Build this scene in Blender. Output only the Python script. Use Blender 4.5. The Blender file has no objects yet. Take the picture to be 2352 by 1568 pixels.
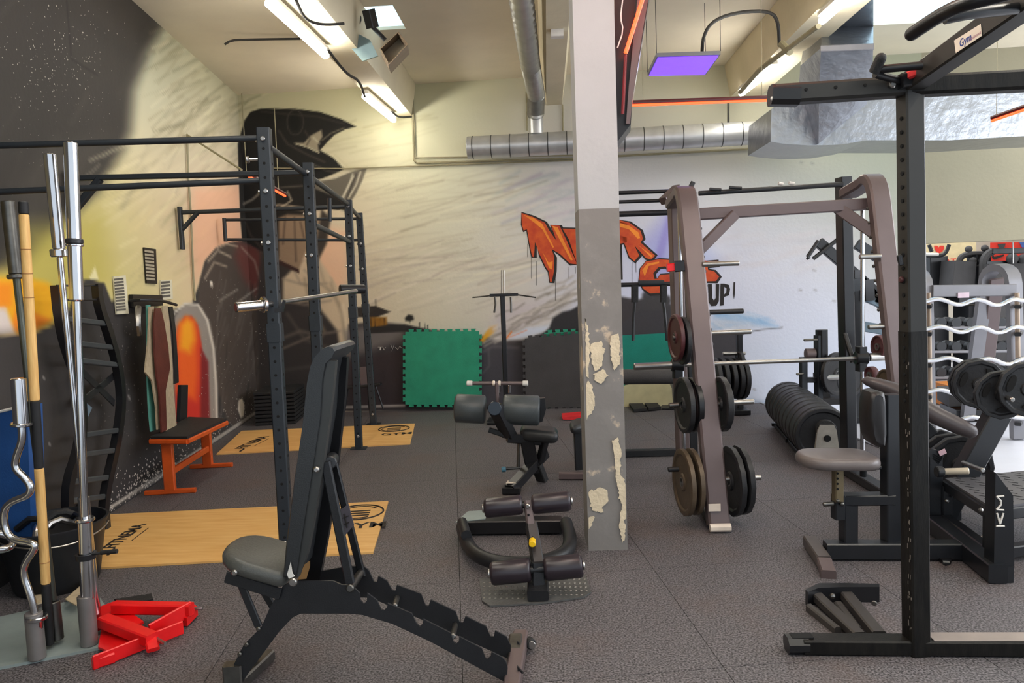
import bpy, bmesh, random
import numpy as np
from math import *
from mathutils import Vector, Matrix, Quaternion
random.seed(7); rng = np.random.default_rng(7)
C = bpy.context.scene.collection
# ---------------------------------------------------------------- camera
F = 1700.; CX, CY = 1176., 784.; H = 1.5
PITCH, ROLL, YAW = .079, .037, .05
FW = Vector((sin(-YAW)*cos(PITCH), cos(YAW)*cos(PITCH), -sin(PITCH)))
r0 = FW.cross(Vector((0,0,1))).normalized(); u0 = r0.cross(FW)
RI = r0*cos(ROLL)-u0*sin(ROLL); UP = u0*cos(ROLL)+r0*sin(ROLL)
cam = bpy.data.cameras.new('camera'); co = bpy.data.objects.new('camera', cam); C.objects.link(co)
m = Matrix((RI, UP, -FW)).transposed().to_4x4(); m.translation = Vector((0,0,H)); co.matrix_world = m
cam.sensor_width = 36; cam.lens = F/2352*36; cam.clip_start = .05; bpy.context.scene.camera = co
# ---------------------------------------------------------------- world, exposure
sc = bpy.context.scene
sc.view_settings.view_transform = 'Standard'; sc.view_settings.look = 'None'
sc.view_settings.gamma = 1; sc.view_settings.use_curve_mapping = False
sc.view_settings.exposure = 0.26
w = bpy.data.worlds.new('sky'); sc.world = w; w.use_nodes = True
bg = w.node_tree.nodes['Background']; bg.inputs[0].default_value = (.80,.90,1,1); bg.inputs[1].default_value = 1.0
def area(name, loc, rot, sx, sy, power, col):
    l = bpy.data.lights.new(name, 'AREA'); l.shape = 'RECTANGLE'; l.size = sx; l.size_y = sy; l.energy = power; l.color = col
    o = bpy.data.objects.new(name, l); C.objects.link(o); o.location = loc; o.rotation_euler = rot; return o
area('window_daylight', (7.4,4.5,2.5), (0,radians(72),0), 2.4, 9, 360, (.88,.92,1))
area('annexe_fill', (4.6,9.6,3.5), (0,0,0), 3, 3, 110, (.95,.97,1))  # fill light added over the annexe, no lamp seen there
area('overhead_fill', (-0.4,1.2,3.45), (0,0,0), 1.6, 3.2, 34, (1,.96,.88))  # unseen soft panels added overhead as fill, here and on the next line
area('overhead_fill', (2.6,1.6,3.45), (0,0,0), 1.2, 3.2, 26, (1,.96,.9))
area('red_led_row', (0.55,2.9,3.2), (radians(38),0,0), 1.6, .06, 4.5, (1,.12,.06))
# ---------------------------------------------------------------- geometry helpers
def ray(x, y): return RI*((x-CX)/F)-UP*((y-CY)/F)+FW
CAM = Vector((0,0,H))
def G(x, y, z=0.):
    d = ray(x,y); return CAM+d*((z-H)/d.z)
def at(x, y, Y):
    d = ray(x,y); return CAM+d*(Y/d.y)
def V(*a): return Vector(a)
A7 = radians(7.4); U = V(cos(A7), sin(A7), 0); VV = V(-sin(A7), cos(A7), 0); Z = V(0,0,1)
class S:
    def __init__(s): s.v = []; s.f = []
    def add(s, vs, fs):
        b = len(s.v); s.v += [tuple(q) for q in vs]; s.f += [tuple(i+b for i in f) for f in fs]; return s
    def rings(s, rs, caps=True, closed=False):
        n = len(rs[0]); vs = [p for r in rs for p in r]; fs = []
        m_ = len(rs) if closed else len(rs)-1
        for k in range(m_):
            a, b = k*n, ((k+1) % len(rs))*n
            fs += [(a+i, a+(i+1)%n, b+(i+1)%n, b+i) for i in range(n)]
        if caps and not closed: fs += [tuple(range(n))[::-1], tuple(range((len(rs)-1)*n, len(rs)*n))]
        return s.add(vs, fs)
    def beam(s, a, b, w=.06, h=.06, up=Z, c=.006, hint=None):
        a, b = Vector(a), Vector(b); d = (b-a).normalized(); up = Vector(up)
        if abs(d.dot(up)) > .97: up = VV if abs(d.dot(VV)) < .9 else U
        x = d.cross(up).normalized(); y = x.cross(d)
        if hint is not None:
            y = (Vector(hint)-d*d.dot(Vector(hint))).normalized(); x = d.cross(y)
        W, Hh = w/2, h/2; c = min(c, W*.6, Hh*.6)
        sec = [(W,Hh-c),(W-c,Hh),(-W+c,Hh),(-W,Hh-c),(-W,-Hh+c),(-W+c,-Hh),(W-c,-Hh),(W,-Hh+c)]
        return s.rings([[p+x*i+y*j for i,j in sec] for p in (a,b)])
    def tube(s, pts, r=.015, n=10, smooth=0, closed=False):
        P = [Vector(p) for p in pts]
        if isinstance(r, (list,tuple)): r = list(r)
        for _ in range(smooth):
            Q = [P[0]]
            for i in range(len(P)-1): Q += [P[i]*.75+P[i+1]*.25, P[i]*.25+P[i+1]*.75]
            P = Q+[P[-1]]
            if isinstance(r, list):
                Q = [r[0]]
                for i in range(len(r)-1): Q += [r[i]*.75+r[i+1]*.25, r[i]*.25+r[i+1]*.75]
                r = Q+[r[-1]]
        t0 = (P[1]-P[0]).normalized(); x = t0.orthogonal().normalized(); R = []
        rr = r if isinstance(r, (list,tuple)) else None
        for i, p in enumerate(P):
            if closed: t = (P[(i+1)%len(P)]-P[i-1]).normalized()
            else: t = (P[min(i+1,len(P)-1)]-P[max(i-1,0)]).normalized()
            x = (x-t*x.dot(t)).normalized(); y = t.cross(x); q = rr[i] if rr else r
            R.append([p+x*(q*cos(2*pi*k/n))+y*(q*sin(2*pi*k/n)) for k in range(n)])
        return s.rings(R, closed=closed)
    def lathe(s, o, ax, prof, n=28):
        o, ax = Vector(o), Vector(ax).normalized(); x = ax.orthogonal().normalized(); y = ax.cross(x)
        return s.rings([[o+ax*h+x*(r*cos(2*pi*k/n))+y*(r*sin(2*pi*k/n)) for k in range(n)] for h, r in prof], caps=False)
    def cyl(s, a, b, r, n=20, e=.004):
        a, b = Vector(a), Vector(b); L = (b-a).length; e = min(e, L*.3, r*.5)
        return s.lathe(a, b-a, [(0,.0001),(0,r-e),(e,r),(L-e,r),(L,r-e),(L,.0001)], n)
    def prism(s, pts, off):
        off = Vector(off); P = [Vector(p) for p in pts]; n = len(P)
        return s.rings([[p for p in P],[p+off for p in P]])
    def ball(s, c, r, n=14, sc_=(1,1,1)):
        c = Vector(c); R = []
        for i in range(n//2+1):
            a = -pi/2+pi*i/(n//2); q = max(cos(a), 1e-4)
            R.append([c+V(r*sc_[0]*q*cos(2*pi*k/n), r*sc_[1]*q*sin(2*pi*k/n), r*sc_[2]*sin(a)) for k in range(n)])
        return s.rings(R, caps=False)
    def pad(s, o, ax, wd, L, W, T, rf=.5, rb=.15, e=None, seg=5):
        """cushion: o = middle of the back edge on its top, ax = length dir, wd = width dir; rounded front and back"""
        o, ax, wd = Vector(o), Vector(ax).normalized(), Vector(wd).normalized(); nn = ax.cross(wd).normalized()
        if nn.z < 0: nn = -nn
        e = e or T*.45
        def outline(ins):
            pts = []; 
            for (sx, sy, rad) in ((L,W/2,rf),(L,-W/2,rf),(0,-W/2,rb),(0,W/2,rb)):
                r = rad*W; cx = (L-r) if sx else r; cy = (W/2-r)*(1 if sy > 0 else -1)
                st = {(1,1):pi/2,(1,-1):0,(0,-1):-pi/2,(0,1):-pi}[(1 if sx else 0, 1 if sy>0 else -1)]
                for k in range(seg+1):
                    a = st-(pi/2)*k/seg; q = max(r-ins, .001)
                    q_ = r-ins if r > ins else .001
                    pts.append((cx+q_*cos(a), cy+q_*sin(a)))
            return pts
        R = []
        for k in range(4):
            a = pi/2*k/3; R.append([o+ax*x+wd*y+nn*(-T+e*(1-sin(a))) for x,y in outline(e*(1-cos(a))*0+e*(1-sin(a))*0+e*(1-sin(pi/2*k/3)))])
            if k == 3: pass
        R = []
        for k in range(4):
            a = pi/2*k/3; R.append([o+ax*x+wd*y+nn*(-T+e*(1-cos(a))) for x,y in outline(e*(1-sin(a)))])
        for k in range(4):
            a = pi/2*k/3; R.append([o+ax*x+wd*y+nn*(-e*(1-sin(a))) for x,y in outline(e*(1-cos(a)))])
        return s.rings(R)
def mesh(s, name, mat, off=V(0,0,0), ang=38):
    me = bpy.data.meshes.new(name); a = np.array(s.v, dtype=float)-np.array(off); me.from_pydata(a.tolist(), [], s.f)
    bm = bmesh.new(); bm.from_mesh(me); bmesh.ops.recalc_face_normals(bm, faces=bm.faces); bm.to_mesh(me); bm.free()
    me.shade_smooth(); me.set_sharp_from_angle(angle=radians(ang))
    me.materials.append(mat); return me
ORI = {}
def thing(name, label, cat, loc, group=None):
    o = bpy.data.objects.new(name, None); o.empty_display_size = .1; C.objects.link(o); o.location = loc
    o['label'] = label; o['category'] = cat; ORI[o.name] = Vector(loc)
    if group: o['group'] = group
    return o
def part(name, s, mat, parent, label=None, kind=None):
    L = ORI[parent.name]; o = bpy.data.objects.new(name, mesh(s, name, mat, L)); C.objects.link(o); o.parent = parent; ORI[o.name] = L
    if label: o['label'] = label
    if kind: o['kind'] = kind
    return o
def solo(name, s, mat, label, cat, group=None):
    a = np.array(s.v); L = V((a[:,0].min()+a[:,0].max())/2, (a[:,1].min()+a[:,1].max())/2, a[:,2].min())
    o = bpy.data.objects.new(name, mesh(s, name, mat, L)); C.objects.link(o); o.location = L; ORI[o.name] = L
    o['label'] = label; o['category'] = cat
    if group: o['group'] = group
    return o
def struct(name, s, mat, parent=None, label=None):
    if parent: return part(name, s, mat, parent, label)
    o = bpy.data.objects.new(name, mesh(s, name, mat)); C.objects.link(o); o['kind'] = 'structure'; ORI[o.name] = V(0,0,0)
    if label: o['label'] = label
    return o
# ---------------------------------------------------------------- materials
def lin(c): return tuple((x/255/12.92 if x/255 <= .04045 else ((x/255+.055)/1.055)**2.4) for x in c)
def mat(name, c, rough=.5, metal=0., var=.12, scale=8., bump=0., bscale=60., emit=None, es=1., c2=None, coat=0., stretch=None):
    m = bpy.data.materials.new(name); m.use_nodes = True; nt = m.node_tree; N = nt.nodes; b = N['Principled BSDF']
    c = lin(c) if max(c) > 1 else c
    b.inputs['Roughness'].default_value = rough; b.inputs['Metallic'].default_value = metal
    b.inputs['Coat Weight'].default_value = coat
    if emit:
        e = lin(emit); b.inputs['Emission Color'].default_value = (*e,1); b.inputs['Emission Strength'].default_value = es
    tc = N.new('ShaderNodeTexCoord'); mp = N.new('ShaderNodeMapping'); nt.links.new(tc.outputs['Object'], mp.inputs[0])
    if stretch: mp.inputs['Scale'].default_value = stretch
    nz = N.new('ShaderNodeTexNoise'); nz.inputs['Scale'].default_value = scale; nz.inputs['Detail'].default_value = 6
    nt.links.new(mp.outputs[0], nz.inputs['Vector'])
    cr = N.new('ShaderNodeValToRGB'); cr.color_ramp.elements[0].position = .3; cr.color_ramp.elements[1].position = .7
    d = lin(c2) if c2 else tuple(x*(1+var) for x in c); a = c if c2 else tuple(x*(1-var) for x in c)
    cr.color_ramp.elements[0].color = (*a,1); cr.color_ramp.elements[1].color = (*d,1)
    nt.links.new(nz.outputs[0], cr.inputs[0]); nt.links.new(cr.outputs[0], b.inputs['Base Color'])
    if bump:
        n2 = N.new('ShaderNodeTexNoise'); n2.inputs['Scale'].default_value = bscale; n2.inputs['Detail'].default_value = 4
        nt.links.new(mp.outputs[0], n2.inputs['Vector'])
        bp = N.new('ShaderNodeBump'); bp.inputs['Strength'].default_value = bump; bp.inputs['Distance'].default_value = .01
        nt.links.new(n2.outputs[0], bp.inputs['Height']); nt.links.new(bp.outputs[0], b.inputs['Normal'])
    m['cr'] = 0; return m
BLK = mat('black_powder_coat', (30,31,34), .42, 0, .15, 12, .08, 200)
BLK2 = mat('black_steel_satin', (20,20,23), .35, 0, .2, 10)
NAVY = mat('slate_black_coat', (33,39,45), .5, 0, .12, 9, .06, 150)
HOLE = mat('dark_hole', (6,6,7), .9)
RUB = mat('black_rubber', (26,26,27), .7, 0, .2, 20, .3, 150)
PLATE = mat('black_iron_plate', (36,36,38), .45, .1, .2, 14, .15, 90)
BRPL = mat('worn_brown_plate', (92,78,62), .45, .3, .2, 14, .15, 90)
CHR = mat('chrome', (205,205,208), .16, 1, .05, 5)
STL = mat('brushed_steel', (175,172,168), .32, 1, .1, 30, 0, 0)
DSTL = mat('dark_worn_steel', (110,108,104), .4, 1, .2, 20)
GUN = mat('warm_grey_machine_paint', (104,90,89), .38, .25, .06, 6)
SLV = mat('silver_grey_paint', (128,127,131), .4, .3, .06, 6)
LEA = mat('black_upholstery', (42,44,46), .38, 0, .1, 10, .1, 220)
LEAW = mat('worn_grey_upholstery', (78,78,74), .36, 0, .12, 6, .15, 120)
LEAL = mat('warm_grey_upholstery', (104,96,94), .34, 0, .06, 6, .1, 200)
FOAM = mat('dark_vinyl_roller', (44,36,42), .3, 0, .08, 8)
FOAMG = mat('grey_vinyl_roller', (70,76,78), .38, 0, .1, 8, .1, 120)
ORA = mat('orange_frame_paint', (206,84,26), .42, 0, .1, 14, .1, 90)
RED = mat('red_gloss_paint', (226,18,22), .35, 0, .08, 10)
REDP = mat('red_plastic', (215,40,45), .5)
YEL = mat('yellow_plastic', (250,200,20), .35)
GRN = mat('green_puzzle_mat', (40,148,114), .75, 0, .12, 6, .2, 120)
TEAL = mat('teal_puzzle_mat', (10,128,112), .75, 0, .1, 6, .2, 120)
GMAT = mat('charcoal_mat', (64,62,62), .7, 0, .12, 5, .2, 120)
BLUE = mat('blue_vinyl', (34,78,138), .5, 0, .12, 8, .1, 100)
BGREY = mat('blue_grey_frame_paint', (112,132,146), .5, 0, .1, 10)
BAM = mat('bamboo_wood', (214,164,96), .5, 0, .12, 5, .1, 40, c2=(232,190,120), stretch=(30,30,2))
TAPE = mat('black_tape', (24,24,26), .65, 0, .2, 40)
WHT = mat('white_plastic', (220,216,208), .5)
CRM = mat('cream_sticker', (226,212,196), .5)
PAPER = mat('white_paper', (222,216,190), .8)
PRINT = mat('grey_print', (96,92,84), .8)
INK = mat('black_ink', (34,28,24), .7, 0, .3, 30)
DUCT = mat('galvanised_duct', (196,198,198), .36, .6, .12, 7, .05, 10)
SEAMM = mat('duct_seam', (96,98,98), .4, .8)
FLEX = mat('flexible_aluminium_duct', (165,165,160), .38, .8, .1, 12)
BEIGE = mat('painted_concrete', (222,211,182), .85, 0, .05, 3, .15, 25)
CEILM = mat('ceiling_paint', (226,216,194), .9, 0, .05, 2, .15, 20)
CABLE = mat('dark_cable', (52,50,46), .6)
CONDUIT = mat('grey_conduit', (150,142,112), .6)
TUBEW = mat('lit_tube', (255,250,235), .4, emit=(255,249,238), es=46)
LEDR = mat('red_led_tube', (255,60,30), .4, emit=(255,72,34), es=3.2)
LEDP = mat('purple_led_panel', (110,60,255), .4, emit=(112,66,250), es=1.35)
GRYB = mat('grey_plate_steel', (138,150,148), .55, .15, .14, 3, .1, 40)
BROWNL = mat('brown_leather', (92,42,34), .45, 0, .2, 9, .2, 90)
TANL = mat('canvas_strap', (176,160,132), .8, 0, .12, 30)
TEALS = mat('teal_band', (98,170,156), .6)
BUCK = mat('black_bucket_plastic', (22,24,28), .5, 0, .2, 10)
LGTF = mat('light_grey_floor_paint', (222,224,232), .3, 0, .06, 2.5)
OAK = mat('orange_box_wood', (196,120,48), .6)
FOIL = None
def foil():
    m = mat('aluminium_foil_insulation', (152,156,162), .3, .8, .08, 3, .9, 9)
    return m
FOIL = foil()
# rubber floor with speckle and brown scuffs
def rubber_floor():
    m = bpy.data.materials.new('speckled_rubber_floor'); m.use_nodes = True; nt = m.node_tree; N = nt.nodes; L = nt.links; b = N['Principled BSDF']
    tc = N.new('ShaderNodeTexCoord')
    n1 = N.new('ShaderNodeTexNoise'); n1.inputs['Scale'].default_value = 120; n1.inputs['Detail'].default_value = 3
    n2 = N.new('ShaderNodeTexNoise'); n2.inputs['Scale'].default_value = 1.3; n2.inputs['Detail'].default_value = 8; n2.inputs['Roughness'].default_value = .65
    L.new(tc.outputs['Object'], n1.inputs[0]); L.new(tc.outputs['Object'], n2.inputs[0])
    r1 = N.new('ShaderNodeValToRGB'); r1.color_ramp.elements[0].position = .36; r1.color_ramp.elements[1].position = .68
    r1.color_ramp.elements[0].color = (*lin((34,32,33)),1); r1.color_ramp.elements[1].color = (*lin((124,119,122)),1)
    r2 = N.new('ShaderNodeValToRGB'); r2.color_ramp.elements[0].position = .5; r2.color_ramp.elements[1].position = .72
    r2.color_ramp.elements[0].color = (0,0,0,1); r2.color_ramp.elements[1].color = (.55,.55,.55,1)
    mx = N.new('ShaderNodeMixRGB'); mx.inputs[2].default_value = (*lin((92,74,66)),1)
    L.new(n1.outputs[0], r1.inputs[0]); L.new(n2.outputs[0], r2.inputs[0]); L.new(r2.outputs[0], mx.inputs[0]); L.new(r1.outputs[0], mx.inputs[1]); L.new(mx.outputs[0], b.inputs['Base Color'])
    b.inputs['Roughness'].default_value = .62
    bp = N.new('ShaderNodeBump'); bp.inputs['Strength'].default_value = .12; bp.inputs['Distance'].default_value = .003
    L.new(n1.outputs[0], bp.inputs['Height']); L.new(bp.outputs[0], b.inputs['Normal']); return m
FLR = rubber_floor()
def wood_board():
    m = mat('birch_platform_board', (220,166,94), .5, 0, .1, 3, .1, 30, c2=(234,190,120), stretch=(1.2,9,4)); return m
WOODP = wood_board()
def paint_mat(name, attr):
    m = bpy.data.materials.new(name); m.use_nodes = True; nt = m.node_tree; N = nt.nodes; b = N['Principled BSDF']
    a = N.new('ShaderNodeAttribute'); a.attribute_name = attr; nt.links.new(a.outputs[0], b.inputs['Base Color']); b.inputs['Roughness'].default_value = .85
    tc = N.new('ShaderNodeTexCoord'); n = N.new('ShaderNodeTexNoise'); n.inputs['Scale'].default_value = 30; nt.links.new(tc.outputs['Object'], n.inputs[0])
    bp = N.new('ShaderNodeBump'); bp.inputs['Strength'].default_value = .15; bp.inputs['Distance'].default_value = .01
    nt.links.new(n.outputs[0], bp.inputs['Height']); nt.links.new(bp.outputs[0], b.inputs['Normal']); return m
MURAL = paint_mat('mural_paint', 'paint')
# ---------------------------------------------------------------- room
WA, WB = G(593,950), G(1740,925); WD = (WB-WA).normalized(); WN = V(WD.y, -WD.x, 0)      # back wall, normal to the room
LB = G(252,1180); LD = (LB-WA).normalized(); LN = V(-LD.y, LD.x, 0)
if LN.x < 0: LN = -LN
if WN.y > 0: WN = -WN
CZ = 3.86
def onp(x, y, P, n, off=0.):
    d = ray(x,y); P = P+n*off; return CAM+d*((P-CAM).dot(n)/d.dot(n))
def W(x, y, off=0.): return onp(x, y, WA, WN, off)
def LW(x, y, off=0.): return onp(x, y, WA, LN, off)
# --- painted mural as a colour field sampled on the wall meshes (mural paint, with daylight and lamp tints mixed into BASE)
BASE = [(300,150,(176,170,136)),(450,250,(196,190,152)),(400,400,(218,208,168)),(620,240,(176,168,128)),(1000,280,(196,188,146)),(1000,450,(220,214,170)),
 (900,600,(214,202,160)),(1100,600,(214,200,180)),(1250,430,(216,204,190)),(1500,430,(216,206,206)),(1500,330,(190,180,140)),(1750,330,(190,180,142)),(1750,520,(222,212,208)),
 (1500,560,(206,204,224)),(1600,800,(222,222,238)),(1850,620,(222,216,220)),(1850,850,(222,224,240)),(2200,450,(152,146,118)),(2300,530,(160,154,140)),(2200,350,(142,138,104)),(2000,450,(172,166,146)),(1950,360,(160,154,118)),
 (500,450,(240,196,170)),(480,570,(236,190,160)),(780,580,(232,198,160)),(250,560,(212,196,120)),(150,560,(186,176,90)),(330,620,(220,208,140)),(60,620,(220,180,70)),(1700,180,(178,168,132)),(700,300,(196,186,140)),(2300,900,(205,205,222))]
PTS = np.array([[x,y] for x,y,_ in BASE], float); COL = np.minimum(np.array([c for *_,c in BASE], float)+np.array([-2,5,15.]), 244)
def sdist(P, poly):
    poly = np.array(poly, float); d = np.full(len(P), 1e9); ins = np.zeros(len(P), bool)
    for i in range(len(poly)):
        a, b = poly[i-1], poly[i]; ab = b-a; L = max((ab**2).sum(), 1e-9)
        t = np.clip(((P-a)@ab)/L, 0, 1); d = np.minimum(d, np.hypot(*(P-a-t[:,None]*ab).T))
        c = (a[1] > P[:,1]) != (b[1] > P[:,1]); den = (b[1]-a[1]) if abs(b[1]-a[1]) > 1e-9 else 1e-9
        ins ^= c & (P[:,0] < (b[0]-a[0])*(P[:,1]-a[1])/den+a[0])
    return np.where(ins, -d, d)
LAY = []
def lay(poly, col, soft=3, al=1.): LAY.append(('p', poly, col, soft, al))
def stroke(pts, wd, col, soft=2, al=1.): LAY.append(('s', pts, col, soft, al, wd))
def hair(cx, cy, sx, sy, ang, n, ln, wd, cols, al=.5, spread=.15):
    for _ in range(n):
        x, y = cx+rng.uniform(-sx,sx), cy+rng.uniform(-sy,sy); a = ang+rng.normal(0,spread); l = ln*rng.uniform(.4,1.2)
        c = cols[rng.integers(len(cols))]; dx, dy = cos(a)*l/2, -sin(a)*l/2
        stroke([(x-dx,y-dy),(x,y+rng.uniform(-2,2)),(x+dx,y+dy)], wd*rng.uniform(.5,1.3), c, wd, al*rng.uniform(.3,1))
# upper left night sky
lay([(-300,-300),(320,-300),(350,10),(372,60),(335,130),(306,210),(300,300),(282,345),(250,400),(225,440),(150,500),(100,560),(60,610),(-40,620),(-300,640)], (52,49,46), 26)
lay([(-300,-300),(330,-300),(352,20),(362,60),(330,90),(300,60),(250,0)], (40,37,34), 20, .8)
lay([(-300,-300),(318,-300),(338,20),(345,60),(300,80),(240,60),(150,120),(-300,160)], (54,50,47), 40, .8)
lay([(120,330),(240,320),(200,420),(110,500),(60,540),(40,430)], (74,70,64), 40, .6)
hair(190,200,170,260,1.1,26,120,9,[(80,76,70),(52,48,48)],.35)
stroke([(154,0),(165,135),(225,171)], 2.2, (22,20,20), 1.5)
hair(470,200,110,150,.62,110,90,4.5,[(120,114,90),(226,220,190),(150,142,112)],.55)
hair(480,340,90,110,.72,70,80,4,[(150,140,110),(236,230,198)],.45)
hair(330,430,120,90,.6,40,90,6,[(160,150,116),(236,226,190)],.45)
hair(400,560,110,90,.75,55,90,5,[(236,226,180),(176,166,120),(230,214,160)],.5)
hair(1000,520,210,130,.22,170,130,3.6,[(150,138,110),(236,230,200),(184,172,146)],.36,.1)
hair(1050,640,200,70,.3,90,120,4,[(160,146,132),(238,226,206),(196,180,170)],.4,.12)
hair(850,330,140,60,.25,35,110,4,[(150,142,108),(210,202,160)],.35)
hair(1280,450,110,50,.35,40,120,6,[(150,168,168),(176,160,178),(214,206,206)],.45)
hair(1800,560,260,60,.15,40,160,8,[(196,186,190),(216,208,206)],.3)
# yellow and orange sun patch
lay([(70,520),(230,500),(260,640),(150,740),(60,700),(30,600)], (190,178,84), 45, .7)
lay([(-200,640),(60,636),(112,650),(132,690),(118,738),(70,764),(-200,800)], (246,178,20), 10)
lay([(-200,640),(30,650),(28,700),(0,720),(-200,720)], (248,140,24), 12, .8)
lay([(40,700),(118,735),(70,766),(20,764)], (242,128,30), 9, .8)
lay([(-200,705),(14,706),(36,768),(-200,790)], (226,214,208), 8)
# peach glow behind the figure
lay([(440,430),(560,420),(560,640),(480,600),(450,640),(436,560)], (242,186,152), 22, .85)
lay([(735,520),(800,530),(800,640),(770,690),(720,600)], (240,196,160), 16, .9)
# dark ground, left wall
lay([(-300,775),(70,770),(150,735),(165,690),(170,650),(205,640),(240,650),(255,690),(300,690),(330,700),(380,715),(440,700),(458,650),(470,600),(495,570),(530,556),(565,552),(600,560),(600,1600),(-300,1600)], (54,51,51), 3)
lay([(-300,775),(70,770),(150,745),(260,790),(330,980),(200,1200),(-300,1250)], (60,57,56), 30, .9)
lay([(205,640),(218,612),(226,640)], (236,228,180), 3)
# cloak over the corner
lay([(455,690),(460,640),(478,592),(505,565),(540,556),(575,560),(610,590),(650,640),(640,800),(660,950),(560,1010),(520,960),(480,820)], (74,64,58), 4)
lay([(548,556),(590,566),(612,610),(590,680),(560,640),(540,590)], (112,48,44), 14, .7)
for a, b_ in ((( (478,600),(500,575),(530,590)),(196,180,160)), (((470,640),(492,602),(520,612)),(180,164,146)), (((500,570),(520,560),(545,566)),(190,170,150)), (((555,568),(585,600),(600,650)),(150,136,124)), (((505,690),(545,665)),(150,142,134)), (((545,695),(590,662)),(160,152,142))):
    stroke(a, 4, b_, 3, .8)
hair(560,800,70,150,1.35,70,90,3,[(96,88,82),(30,28,28),(120,112,104)],.5)
hair(700,860,110,80,1.4,40,90,4,[(34,32,32),(92,84,80)],.5)
lay([(548,920),(556,914),(562,930),(560,956),(553,960),(546,940)], (230,216,196), 2)
lay([(482,645),(488,645),(489,657),(483,657)], (230,220,206), 1.5)
for (x,y,h_) in ((272,820,20),(278,836,18),(296,910,8),(100,868,4),(112,1018,4)): stroke([(x,y),(x+2,y+h_)], 3, (200,196,190), 2, .8)
stroke([(243,1172),(375,1089),(593,944)], 6, (212,202,188), 3, .9)
# red arch shield painting
lay([(398,980),(396,760),(402,725),(418,702),(440,695),(462,706),(482,740),(494,800),(500,900),(498,985)], (150,142,134), 5)
stroke([(398,720),(425,697),(455,700),(476,735),(490,800),(496,880),(498,960)], 5, (216,208,196), 3)
lay([(403,980),(402,790),(408,750),(424,727),(440,726),(454,745),(463,790),(470,870),(476,975)], (206,44,28), 4)
lay([(407,900),(405,770),(412,742),(428,728),(444,734),(454,760),(456,860),(450,920)], (240,96,20), 12)
lay([(412,800),(415,745),(430,730),(444,740),(448,780),(436,810)], (252,176,22), 12, .9)
lay([(460,975),(462,800),(478,830),(482,975)], (128,26,30), 5)
# robe and figure, back wall
lay([(600,560),(640,600),(700,600),(760,640),(790,700),(812,780),(828,935),(640,950),(600,950),(590,700)], (58,52,50), 6)
lay([(690,600),(730,590),(770,650),(798,690),(806,760),(824,930),(806,932),(784,820),(742,740),(700,700),(650,690),(650,640)], (216,196,164), 6)
lay([(640,700),(720,690),(775,760),(800,930),(640,945)], (56,51,50), 6)
for p_ in (((650,640),(700,655),(750,650)), ((655,690),(700,700),(760,690)), ((700,620),(720,640),(760,670)), ((665,600),(690,650),(730,660)), ((780,760),(720,770),(650,800))): stroke(p_, 4, (150,136,120), 5, .7)
lay([(562,276),(575,257),(600,249),(680,250),(735,257),(785,274),(818,291),(793,297),(768,310),(750,328),(735,345),(765,362),(790,388),(770,398),(735,412),(716,420),(760,440),(800,470),(795,484),(740,478),(700,486),(690,520),(650,560),(640,600),(590,570),(556,552),(552,500),(549,420),(546,330)], (22,20,18), 2)
lay([(700,418),(760,411),(800,396),(843,385),(832,415),(816,448),(800,470),(770,452),(720,432)], (104,98,86), 3)
for p_, c_, w_ in ((((720,416),(770,408),(815,388)),(206,198,172),4), (((800,455),(818,425),(828,395)),(202,194,170),4),(((795,462),(806,430),(818,400)),(60,56,50),3),(((788,455),(798,430),(812,405)),(190,182,160),4),
    (((770,356),(795,380),(808,392)),(190,184,150),3),(((640,480),(670,460),(660,440)),(170,160,140),4),(((560,468),(580,458),(600,440)),(120,114,104),6)): stroke(p_, w_, c_, 2.5, .9)
lay([(676,328),(698,328),(712,312),(738,298),(741,314),(730,330),(733,350),(706,338)], (150,140,118), 3)
stroke([(680,330),(705,337),(732,350)], 3, (196,188,160), 2)
stroke([(678+19*cos(t),281+29*sin(t)) for t in np.linspace(0,2*pi,16)], 2.6, (58,54,48), 2)
lay([(668,262),(682,260),(690,280),(684,300),(670,298),(664,280)], (8,8,8), 3)
for p_, c_, w_ in ((((600,256),(660,262),(730,268),(790,284)),(52,48,42),4), (((640,300),(660,330),(700,352),(745,372)),(70,64,56),4), (((560,300),(556,360),(560,420)),(48,44,40),5), (((600,440),(650,430),(700,426)),(96,90,80),4), (((720,378),(752,392),(776,394)),(110,104,90),3),
    (((780,478),(806,500),(812,530)),(196,188,160),2.5), (((810,400),(800,430),(784,456)),(214,208,184),3), (((836,392),(826,420),(812,444)),(120,112,98),2), (((700,300),(712,320),(704,334)),(70,62,54),3), (((720,316),(734,330)),(206,196,168),2.5), (((740,322),(760,306),(790,294)),(150,142,118),2), (((560,500),(576,540),(600,570)),(70,60,54),4),
    (((600,480),(640,470),(690,476)),(206,190,164),4), (((668,478),(700,486),(740,480)),(110,100,88),4)): stroke(p_, w_, c_, 3, .8)
for p_, c_ in ((((700,640),(712,700),(745,760)),(150,134,112)), (((730,600),(745,650),(780,700)),(170,154,130)), (((760,650),(785,720),(800,820)),(160,144,120)), (((788,700),(804,800),(815,900)),(238,222,192)), (((660,720),(700,780),(760,800)),(96,88,80)), (((650,850),(720,840),(790,860)),(84,78,74)), (((640,780),(690,760),(740,772)),(120,110,98))): stroke(p_, 6, c_, 6, .7)
lay([(640,500),(660,492),(700,494),(735,505),(738,540),(712,556),(694,600),(686,622),(660,610),(640,600)], (150,128,104), 5)
for p_ in (((655,500),(650,560)), ((676,500),(680,600)), ((690,510),(698,545)), ((715,510),(705,545))): stroke(p_, 4, (86,70,58), 3, .8)
lay([(640,596),(686,618),(688,628),(640,606)], (60,36,32), 2)
lay([(738,480),(760,500),(750,560),(730,600),(715,640),(705,600),(730,540)], (60,54,48), 5)
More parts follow.
